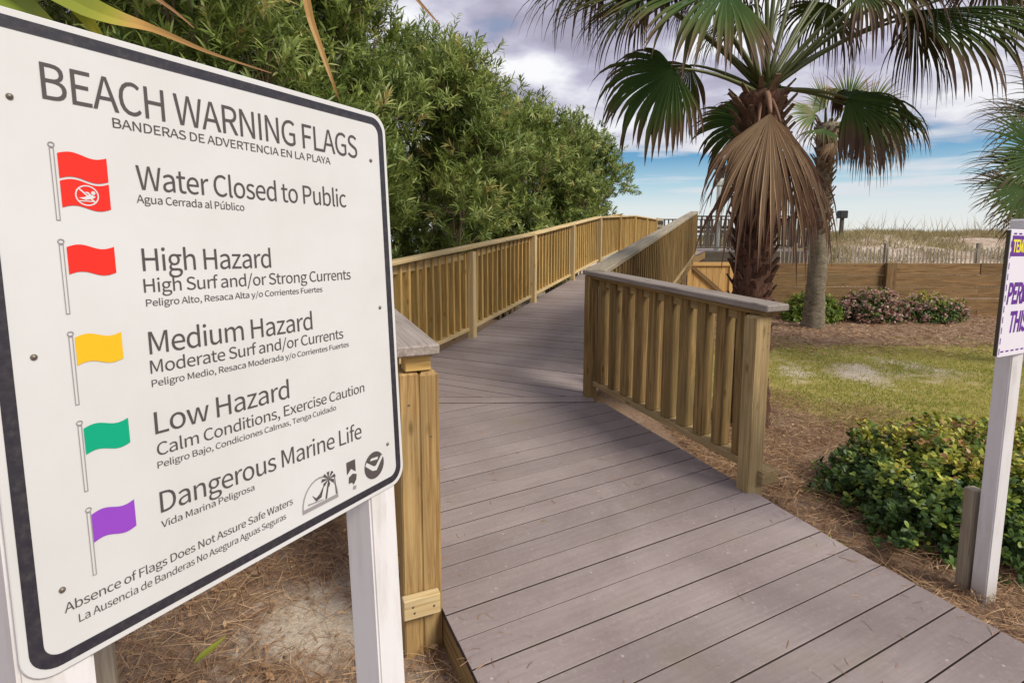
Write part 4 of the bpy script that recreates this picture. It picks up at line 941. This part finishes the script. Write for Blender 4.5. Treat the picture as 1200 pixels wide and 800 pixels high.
pf(H(1085, -50, -.5), (.6, -.6, .1), (0, -.4, .8), 1.0, R(95), 1.4, dry=(.2, .6), nseg=54)
pf(H(700, -10, .3), (-.9, .2, -.1), (-.1, -.7, .7), .9, R(90), 1.1, dry=(.1, .4), nseg=50, split=.5)
pf(H(985, 10, -.3), (.5, -.5, -.05), (.0, -.6, .8), .9, R(95), 1.4, dry=(.25, .55), nseg=54, split=.55)
pf(H(1130, 5, .2), (.8, .2, -.1), (.0, -.6, .8), .95, R(95), 1.5, dry=(.3, .6), nseg=54, split=.5)
pf(H(1000, 140, .15), (.5, .1, -.5), (.0, -.85, .5), .7, R(80), 1.2, dry=(.25, .6), nseg=46, split=.55)
pf(H(950, 20, .6), (.2, .5, -.1), (.0, -.7, .6), .85, R(95), 1.5, dry=(.15, .5), nseg=54, split=.5)
pf(H(860, 25, .6), (-.4, .5, -.1), (.0, -.7, .6), .85, R(95), 1.5, dry=(.15, .5), nseg=54, split=.5)
pf(H(745, 15, .5), (-.8, .3, -.2), (-.1, -.7, .6), .85, R(90), 1.2, dry=(.1, .5), nseg=54, split=.5)
# dead fronds hanging against the trunk
pd_ = dict(mat='frond_dead', pet='petiole_dead')
pf(H(893, 138, -.42), (-.04, -.12, -1), (0, -1, .1), 1.20, R(54), .72, nseg=44, dry=(0, .14), split=.60, pleat=.5, width=1.3, sag=.3, tipdry=.9, pr=.024, **pd_)
pf(H(905, 148, -.36), (.60, -.1, -1), (.2, -1, .1), .82, R(28), .6, nseg=18, dry=(.05, .2), split=.5, pleat=.4, sag=.2, **pd_)
pf(H(880, 156, -.30), (-.55, -.1, -1), (-.2, -1, .1), 1.05, R(28), .7, nseg=22, dry=(.15, .4), split=.35, sag=.2, **pd_)
pf(H(915, 190, -.32), (.22, -.1, -1), (.1, -1, .1), 1.0, R(48), .9, nseg=22, dry=(.2, .6), split=.45, pleat=.35, **pd_)
pf(H(930, 180, -.20), (.42, -.05, -1), (.3, -1, .1), 1.10, R(40), .8, nseg=20, dry=(.2, .6), split=.45, **pd_)
pf(H(915, 160, .05), (.6, 0, -1), (.5, -.8, .1), 1.2, R(42), .8, nseg=20, dry=(.25, .7), split=.45, **pd_)
pf(H(880, 190, -.24), (-.25, 0, -1), (-.3, -1, .1), 1.0, R(44), .8, nseg=20, dry=(.25, .7), split=.45, **pd_)

QX, QY = 5.44, 9.75; QC = Vector((QX, QY, 1.75)); qz = groundz(QX, QY)
p2 = thing('palm_tree', (QX, QY, qz), 'second palm with smooth grey lower trunk and rough leaf bases above', 'palm tree')
palm_trunk(p2, QX, QY, qz - .05, 1.9, .165, .125, 'bark_grey', lean=(.02, 0), knob=.008)
boots(p2, QX, QY, -.05, 1.9, .12, 130, 'boot_brown', .17, .5, lean=(.0, 0))
def H2(u, v, dy=0.0): Yd = QY + dy; return Vector(((u - 600) / 640 * Yd, Yd, (274 - v) / 640 * Yd))
for (u, v, dy, d, n, Rr, dr, mt, dy0) in [
    (955, 132, -.3, (-.6, -.3, .7), (0, -.95, .3), .62, .15, 'frond_pale', 0), (980, 128, 0, (.1, -.2, 1), (0, -.95, .2), .68, .15, 'frond_pale', 0),
    (1005, 135, -.2, (.6, -.2, .7), (0, -.9, .3), .65, .2, 'frond_pale', .05), (945, 140, .2, (-.9, -.1, .2), (0, -.8, .5), .75, .4, 'frond_pale', .1),
    (1025, 145, -.2, (.9, -.2, .0), (0, -.7, .7), .85, .8, 'frond_live', .1), (1000, 150, -.6, (.4, -.8, -.2), (0, -.5, .8), .85, .8, 'frond_live', .15),
    (955, 155, -.5, (-.4, -.8, -.3), (0, -.5, .8), .8, .8, 'frond_live', .2), (1030, 160, .2, (.8, .2, -.4), (0, -.8, .5), .8, 1.0, 'frond_live', .4),
    (970, 170, -.4, (-.1, -.3, -1), (0, -1, .1), .6, .8, 'frond_dead', .3), (1000, 172, -.3, (.3, -.3, -1), (0, -1, .1), .6, .8, 'frond_dead', .4)]:
    frond(p2, QC + Vector((0, 0, random.uniform(-.15, .05))), H2(u, v, dy), d, n, Rr, R(80), dr, mt, pet='petiole_dead' if mt == 'frond_dead' else 'petiole_green', nseg=34, dry=(dy0, dy0 + .15), pr=.022)

TX, TY = 7.15, 6.6; TC = Vector((TX, TY, .55)); tz = groundz(TX, TY)
p3 = thing('palm_tree', (TX, TY, tz), 'young palm with spiky green fronds coming in from the right edge', 'palm tree')
palm_trunk(p3, TX, TY, tz - .05, .5, .17, .14, 'bark_grey', knob=.012)
boots(p3, TX, TY, -.6, .5, .13, 50, 'boot_brown', .2, .6)
def H3(u, v, dy=0.0): Yd = TY + dy; return Vector(((u - 600) / 640 * Yd, Yd, (274 - v) / 640 * Yd))
for (u, v, dy, d, n, Rr, dr, dy0) in [
    (1212, 185, -.2, (-.92, -.2, .30), (.2, -.9, .3), 1.08, .25, 0), (1190, 222, -.4, (-.75, -.3, -.45), (-.1, -.9, .3), .74, .15, .15), (1230, 150, .2, (-.9, .1, .1), (.1, -.8, .5), 1.1, .5, .1),
    (1262, 150, .3, (-.5, .1, .9), (.3, -.9, .3), 1.1, .2, 0), (1225, 240, .2, (-.7, .2, -.5), (0, -.8, .5), .8, .5, .3),
    (1222, 205, .1, (-.95, .1, -.1), (.1, -.8, .5), 1.0, .5, .1), (1240, 130, .2, (-.7, .1, .6), (.2, -.9, .3), 1.0, .35, 0), (1300, 150, 0, (.4, -.2, .9), (0, -.9, .3), 1.1, .2, 0), (1340, 190, -.2, (.9, -.2, .2), (0, -.7, .6), 1.1, .4, 0),
    (1260, 215, -.9, (-.2, -.9, .1), (0, -.4, .9), 1.0, .4, .05), (1320, 220, -.8, (.5, -.8, .0), (0, -.4, .9), 1.0, .4, 0)]:
    frond(p3, TC, H3(u, v, dy), d, n, Rr, R(96), dr, 'frond_live', nseg=52, dry=(dy0, dy0 + .12), split=.5, pr=.02)

# palm overhanging the warning sign: trunk stands left of the frame
OX, OY = -2.6, 1.9; p4 = thing('palm_tree', (OX, OY, groundz(OX, OY)), 'yellowing palm fronds drooping over the top left of the warning sign', 'palm tree')
palm_trunk(p4, OX, OY, groundz(OX, OY) - .05, 1.1, .16, .13, 'bark_grey')
def ribbon(parent, pts, widths, drys, mat, name='leaflet', nrm=(0, -1, .3), fold=.25):
    pts = [Vector(p) for p in pts]; V, F, A = [], [], []; lc = pts[0]; n0 = Vector(nrm)
    # densify with Catmull-Rom
    P, Wd, Dr = [], [], []
    for i in range(len(pts) - 1):
        a, b, c_, d = pts[max(i - 1, 0)], pts[i], pts[i + 1], pts[min(i + 2, len(pts) - 1)]
        for k in range(6):
            t = k / 6; P.append(.5 * ((2 * b) + (c_ - a) * t + (2 * a - 5 * b + 4 * c_ - d) * t * t + (3 * b - a - 3 * c_ + d) * t ** 3)); Wd.append(widths[i] + (widths[i + 1] - widths[i]) * t); Dr.append(drys[i] + (drys[i + 1] - drys[i]) * t)
    P.append(pts[-1]); Wd.append(widths[-1]); Dr.append(drys[-1])
    for i, p in enumerate(P):
        d = (P[min(i + 1, len(P) - 1)] - P[max(i - 1, 0)]).normalized(); la = d.cross(n0).normalized(); nn = la.cross(d)
        w = Wd[i]; V += [p - la * w - lc, p - nn * w * fold - lc, p + la * w - lc]; A += [Dr[i]] * 3
        if i: k = len(V) - 3; F += [(k - 3, k, k + 1, k - 2), (k - 2, k + 1, k + 2, k - 1)]
    return link(name, mkmesh(name, V, F, mat, {'dry': A}), parent, lc)
def HN(u, v, Yd): return Vector(((u - 600) / 640, 1, 0)) * Yd * (0.9928 + .1191 * ((351 - v) / 640)) + Vector((0, 0, Yd * (-.1191 + .9928 * (351 - v) / 640)))
OC = Vector((OX, OY, 1.1)); fr4 = thing_child('frond', p4, OC)
hub4 = HN(-140, -120, 1.25); v, f = tube([Vector((0, 0, 0)), (hub4 - OC) * .5 + Vector((0, 0, .25)), hub4 - OC], [.03, .022, .016], 7); link('petiole', mkmesh('petiole', v, f, 'petiole_green', smooth=True), fr4, OC)
for uv, wd, dr in [
    ([(-140, -120), (20, -55), (130, 8), (200, 34), (262, 62), (330, 86)], (.004, .030, .026, .009, .004, .001), (.1, .1, .2, .75, .9, 1)),
    ([(-140, -120), (0, -40), (60, 12), (100, 50)], (.004, .028, .030, .012), (.1, .0, .1, .5)),
    ([(-140, -120), (-20, -60), (30, -5), (75, 40)], (.004, .025, .025, .010), (.3, .4, .5, .6)),
    ([(-140, -120), (-60, -50), (-5, 0), (40, 45)], (.004, .026, .028, .014), (.2, .3, .1, .5)),
    ([(-140, -120), (-80, -40), (-40, 10), (-10, 60)], (.004, .026, .028, .014), (.2, .5, .3, .5)),
    ([(-140, -120), (30, -90), (150, -40), (215, 5), (246, 33)], (.004, .02, .012, .004, .001), (.2, .4, .7, 1, 1)),
    ([(-140, -120), (120, -130), (290, -90), (360, -30), (378, 30), (396, 90), (405, 118)], (.004, .016, .014, .0105, .0075, .004, .0008), (.3, .5, .6, .7, .75, .8, 1)),
    ([(-140, -120), (-20, -90), (90, -30), (120, 12), (142, 45)], (.004, .02, .024, .016, .006), (.1, .1, .05, .2, .4)),
    ([(-140, -120), (200, -150), (400, -95), (470, -30), (500, 6), (520, 30)], (.004, .012, .010, .007, .004, .001), (.4, .6, .8, .9, 1, 1))]:
    ribbon(fr4, [HN(u, v, 1.25 + .05 * random.random() - .0004 * max(0, 100 - abs(v))) for u, v in uv], wd, dr, 'blade_yellow', nrm=(.2, -1, .4))

# ------------------------------------------------------------------ ground litter and plants
def scatter(name, n, fn, mat, length, width, label, curl=.25, flat_=.25, tmpl=None):
    P = []; tries = 0
    while len(P) < n and tries < n * 30:
        tries += 1; q = fn()
        if q: P.append(q)
    P = np.array(P); n = len(P); a = RNG.uniform(0, 2 * np.pi, n)
    D = np.stack([np.cos(a), np.sin(a), RNG.normal(0, flat_, n)], axis=1); G = frames(D, roll=RNG.uniform(-1, 1, n))
    L = length * RNG.uniform(.5, 1.2, n); W = width * RNG.uniform(.7, 1.3, n)
    G = G * np.stack([L, W, L], axis=1)[:, None, :]
    tv = tmpl or [(-.5, -.5, -.06), (-.5, .5, -.06), (-.15, .5, .04), (-.15, -.5, .04), (.2, .5, .04 + curl * .1), (.2, -.5, .04 + curl * .1), (.5, .3, -.04), (.5, -.3, -.04)]
    tf = [(0, 1, 2, 3)[::-1], (3, 2, 4, 5)[::-1], (5, 4, 6, 7)[::-1]]
    c0 = P.mean(axis=0); me = batch_mesh(name, tv, tf, P - c0, G, mat, np.clip(RNG.beta(2, 2.4, n), 0, 1))
    return props(link(name, me, None, c0), label, None, None, 'stuff')
def on_walk(x, y):
    if y < 4.45:
        p = Vector((x, y)); dR = (eR1 - eR0).normalized(); dL = (eL1 - eL0).normalized()
        return (p - eR0).dot(Vector((-dR.y, dR.x))) > -.02 and (p - eL0).dot(Vector((dL.y, -dL.x))) > -.02
    w = x * FARN.x + y * FARN.y; return -3.1 < w < -1.1
def left_pt():
    x, y = random.uniform(-2.6, .0), random.uniform(1.3, 4.4)
    if on_walk(x, y): return None
    s = 1.1 - math.hypot((x + .80) / .50, (y - 2.15) / .45) + .4 * fbm(x, y, 3)
    if random.random() < s * .85 + .5 * fbm(x, y, 5): return None
    return (x, y, groundz(x, y) + random.uniform(.0, .035))
scatter('pine_straw', 15000, left_pt, 'pine_needle', .12, .0022, 'reddish brown pine straw on the sand left of the boardwalk')
def right_pt():
    x, y = random.uniform(1.35, 4.2), random.uniform(1.3, 6.0)
    if on_walk(x, y): return None
    m = 1.5 - max(0, math.hypot((x - 1.8), (y - 3.4)) - .9) * .9 + .6 * fbm(x, y, 2)
    if random.random() > m: return None
    return (x, y, groundz(x, y) + random.uniform(.0, .04))
scatter('pine_straw', 24000, right_pt, 'pine_needle', .12, .0024, 'reddish brown pine straw around the railing post, hedge and white post')
def mulch_pt():
    x, y = random.uniform(2.2, 13), random.uniform(7.2, 11.1)
    if random.random() > ss((y - 7.1) / 1.2) + .2 * fbm(x, y, 1): return None
    return (x, y, groundz(x, y) + random.uniform(0, .03))
scatter('mulch_litter', 14000, mulch_pt, 'pine_needle', .11, .008, 'brown mulch and straw litter in the bed below the timber wall')
GV = [(0, -.5, 0), (0, .5, 0), (.55, .35, .03), (.55, -.35, .03), (1, 0, .0)]
def lawn(n, name, label, fn, hmin, hmax, w, mat, per=1):
    P = []; tries = 0
    while len(P) < n and tries < n * 30:
        tries += 1; q = fn()
        if q: P.append(q)
    P = np.array(P); n = len(P); D = np.stack([RNG.normal(0, .45, n), RNG.normal(0, .45, n), np.ones(n)], axis=1); G = frames(D, up=RNG.normal(0, 1, (n, 3)))
    L = RNG.uniform(hmin, hmax, n); W = w * RNG.uniform(.7, 1.4, n); G = G * np.stack([L, W, L], axis=1)[:, None, :]
    rnd = np.clip(np.array([.45 + .35 * fbm(p[0], p[1], .9) for p in P]) + RNG.normal(0, .18, n), 0, 1)
    c0 = P.mean(axis=0); me = batch_mesh(name, GV, [(0, 1, 2, 3), (3, 2, 4)], P - c0, G, mat, rnd)
    return props(link(name, me, None, c0), label, None, None, 'stuff')
def lawn_pt():
    y = 3.6 + 5.2 * random.random() ** 1.2; x = random.uniform(1.6, 9.5)
    g = ss((y - 3.6 - .35 * (2.8 - x)) / 1.1) * (1 - ss((y - 7.5) / 1.0)) * ss((math.hypot(x - 1.9, y - 4.4) - .6) / .9) + .8 * fbm(x, y, 1.3) + .02
    s = 1.15 - math.hypot((x - 4.6) / 1.5, (y - 6.35) / .5)
    if random.random() > g or random.random() < s * .35 + .9 * fbm(x, y, 2.2): return None
    return (x, y, groundz(x, y) - .004)
lawn(85000, 'lawn_grass', 'thin yellow green lawn behind the hedge bush', lawn_pt, .018, .048, .006, 'grass_blade')
def dune_pt():
    y = random.uniform(12.0, 31); x = random.uniform(5.5 + (y - 12) * .2, 36)
    if random.random() > .72 + 1.6 * fbm(x, y * .6, .55) + .6 * (y > 28.5): return None
    return (x + random.gauss(0, .12), y + random.gauss(0, .12), groundz(x, y) - .02)
lawn(60000, 'dune_grass', 'tan sea oats and low scrub scattered over the sand dune', dune_pt, .12, .42, .022, 'dune_grass')
def oat_pt():
    y = random.uniform(24, 31); x = random.uniform(11, 36); return (x, y, groundz(x, y))
lawn(420, 'sea_oats', 'tall thin sea oat stalks rising over the dune crest', oat_pt, .7, 1.35, .022, 'dune_grass')
# low weeds and vines left of the sign post
def weed(name, label, x, y, n, L, mat='oleander_leaf', W=.02, h=.12):
    zb = groundz(x, y); pos = np.stack([RNG.normal(x, .10, n), RNG.normal(y, .10, n), np.full(n, zb + .01)], axis=1); d = np.stack([RNG.normal(0, .6, n), RNG.normal(0, .6, n), np.ones(n)], axis=1)
    me = shoots_mesh('leaves', pos, d, 6, L, W, mat, np.clip(RNG.normal(.6, .15, n), 0, 1), (20, 80), h, loc=(x, y, zb))
    o = link(name, me, None, (x, y, zb)); return props(o, label, kind='stuff')
weed('weed', 'small green weeds on the ground seen below the warning sign corner', -1.15, 3.05, 26, .07)
weed('weed', 'low green weed under the lower edge of the warning sign', -1.55, 2.75, 22, .07)
weed('weed', 'yellow green sprig lying over the boardwalk edge by the hedge bush', 1.60, 2.46, 9, .055, 'yellow_leaf', .014, .06)
fl = ribbon(None, [HN(193, 776, 1.82), HN(205, 766, 1.85), HN(220, 756, 1.88), HN(236, 744, 1.92)], (.003, .013, .011, .001), (.1, .2, .25, .3), 'blade_yellow', 'fallen_leaf', nrm=(0, -.3, 1))
props(fl, 'bright yellow green leaf lying on the pine straw below the warning sign', 'leaf')
tw = mkmesh('debris', [(-.012, -.006, 0), (.014, -.004, 0), (.004, .010, 0), (0, 0, .012)], [(0, 1, 3), (1, 2, 3), (2, 0, 3), (0, 2, 1)], 'twig')
props(link('seed_pod', tw, None, (0.16, 2.60 * 1.0, -1.438)), 'tiny dark seed pod lying on the middle of the boardwalk', 'debris')
LL = [(-.5, 0, 0), (-.5, .04, 0), (-.1, .5, .08), (-.1, -.5, .08), (.25, .42, .12), (.25, -.42, .12), (.5, .03, 0), (.5, -.03, 0)]
scatter('leaf_litter', 1500, left_pt, 'pine_needle', .038, .015, 'dry fallen leaves scattered over the sand left of the boardwalk', tmpl=LL, flat_=.3)
scatter('leaf_litter', 1600, right_pt, 'pine_needle', .034, .013, 'dry fallen leaves scattered round the hedge and the railing end', tmpl=LL, flat_=.3)
def deck_pt():
    x, y = random.uniform(-1.6, 2.2), random.uniform(1.2, 6.5)
    if not on_walk(x, y): return None
    e = min(abs(x - (1.80 - .467 * (y - 1.86))), abs(x - (-.289 - .457 * (y - 2.01)))) if y < 4.4 else .3
    if random.random() > .10 + math.exp(-e / .10): return None
    return (x, y, deckz(x, y, y > 4.43) + .003)
scatter('deck_litter', 420, deck_pt, 'pine_needle', .05, .0022, 'sparse dry needles and crumbs lying on the boardwalk edges', flat_=.03, curl=.05)
print('objects', len(bpy.data.objects), 'tris approx', sum(len(o.data.polygons) for o in bpy.data.objects if o.type == 'MESH') * 2)
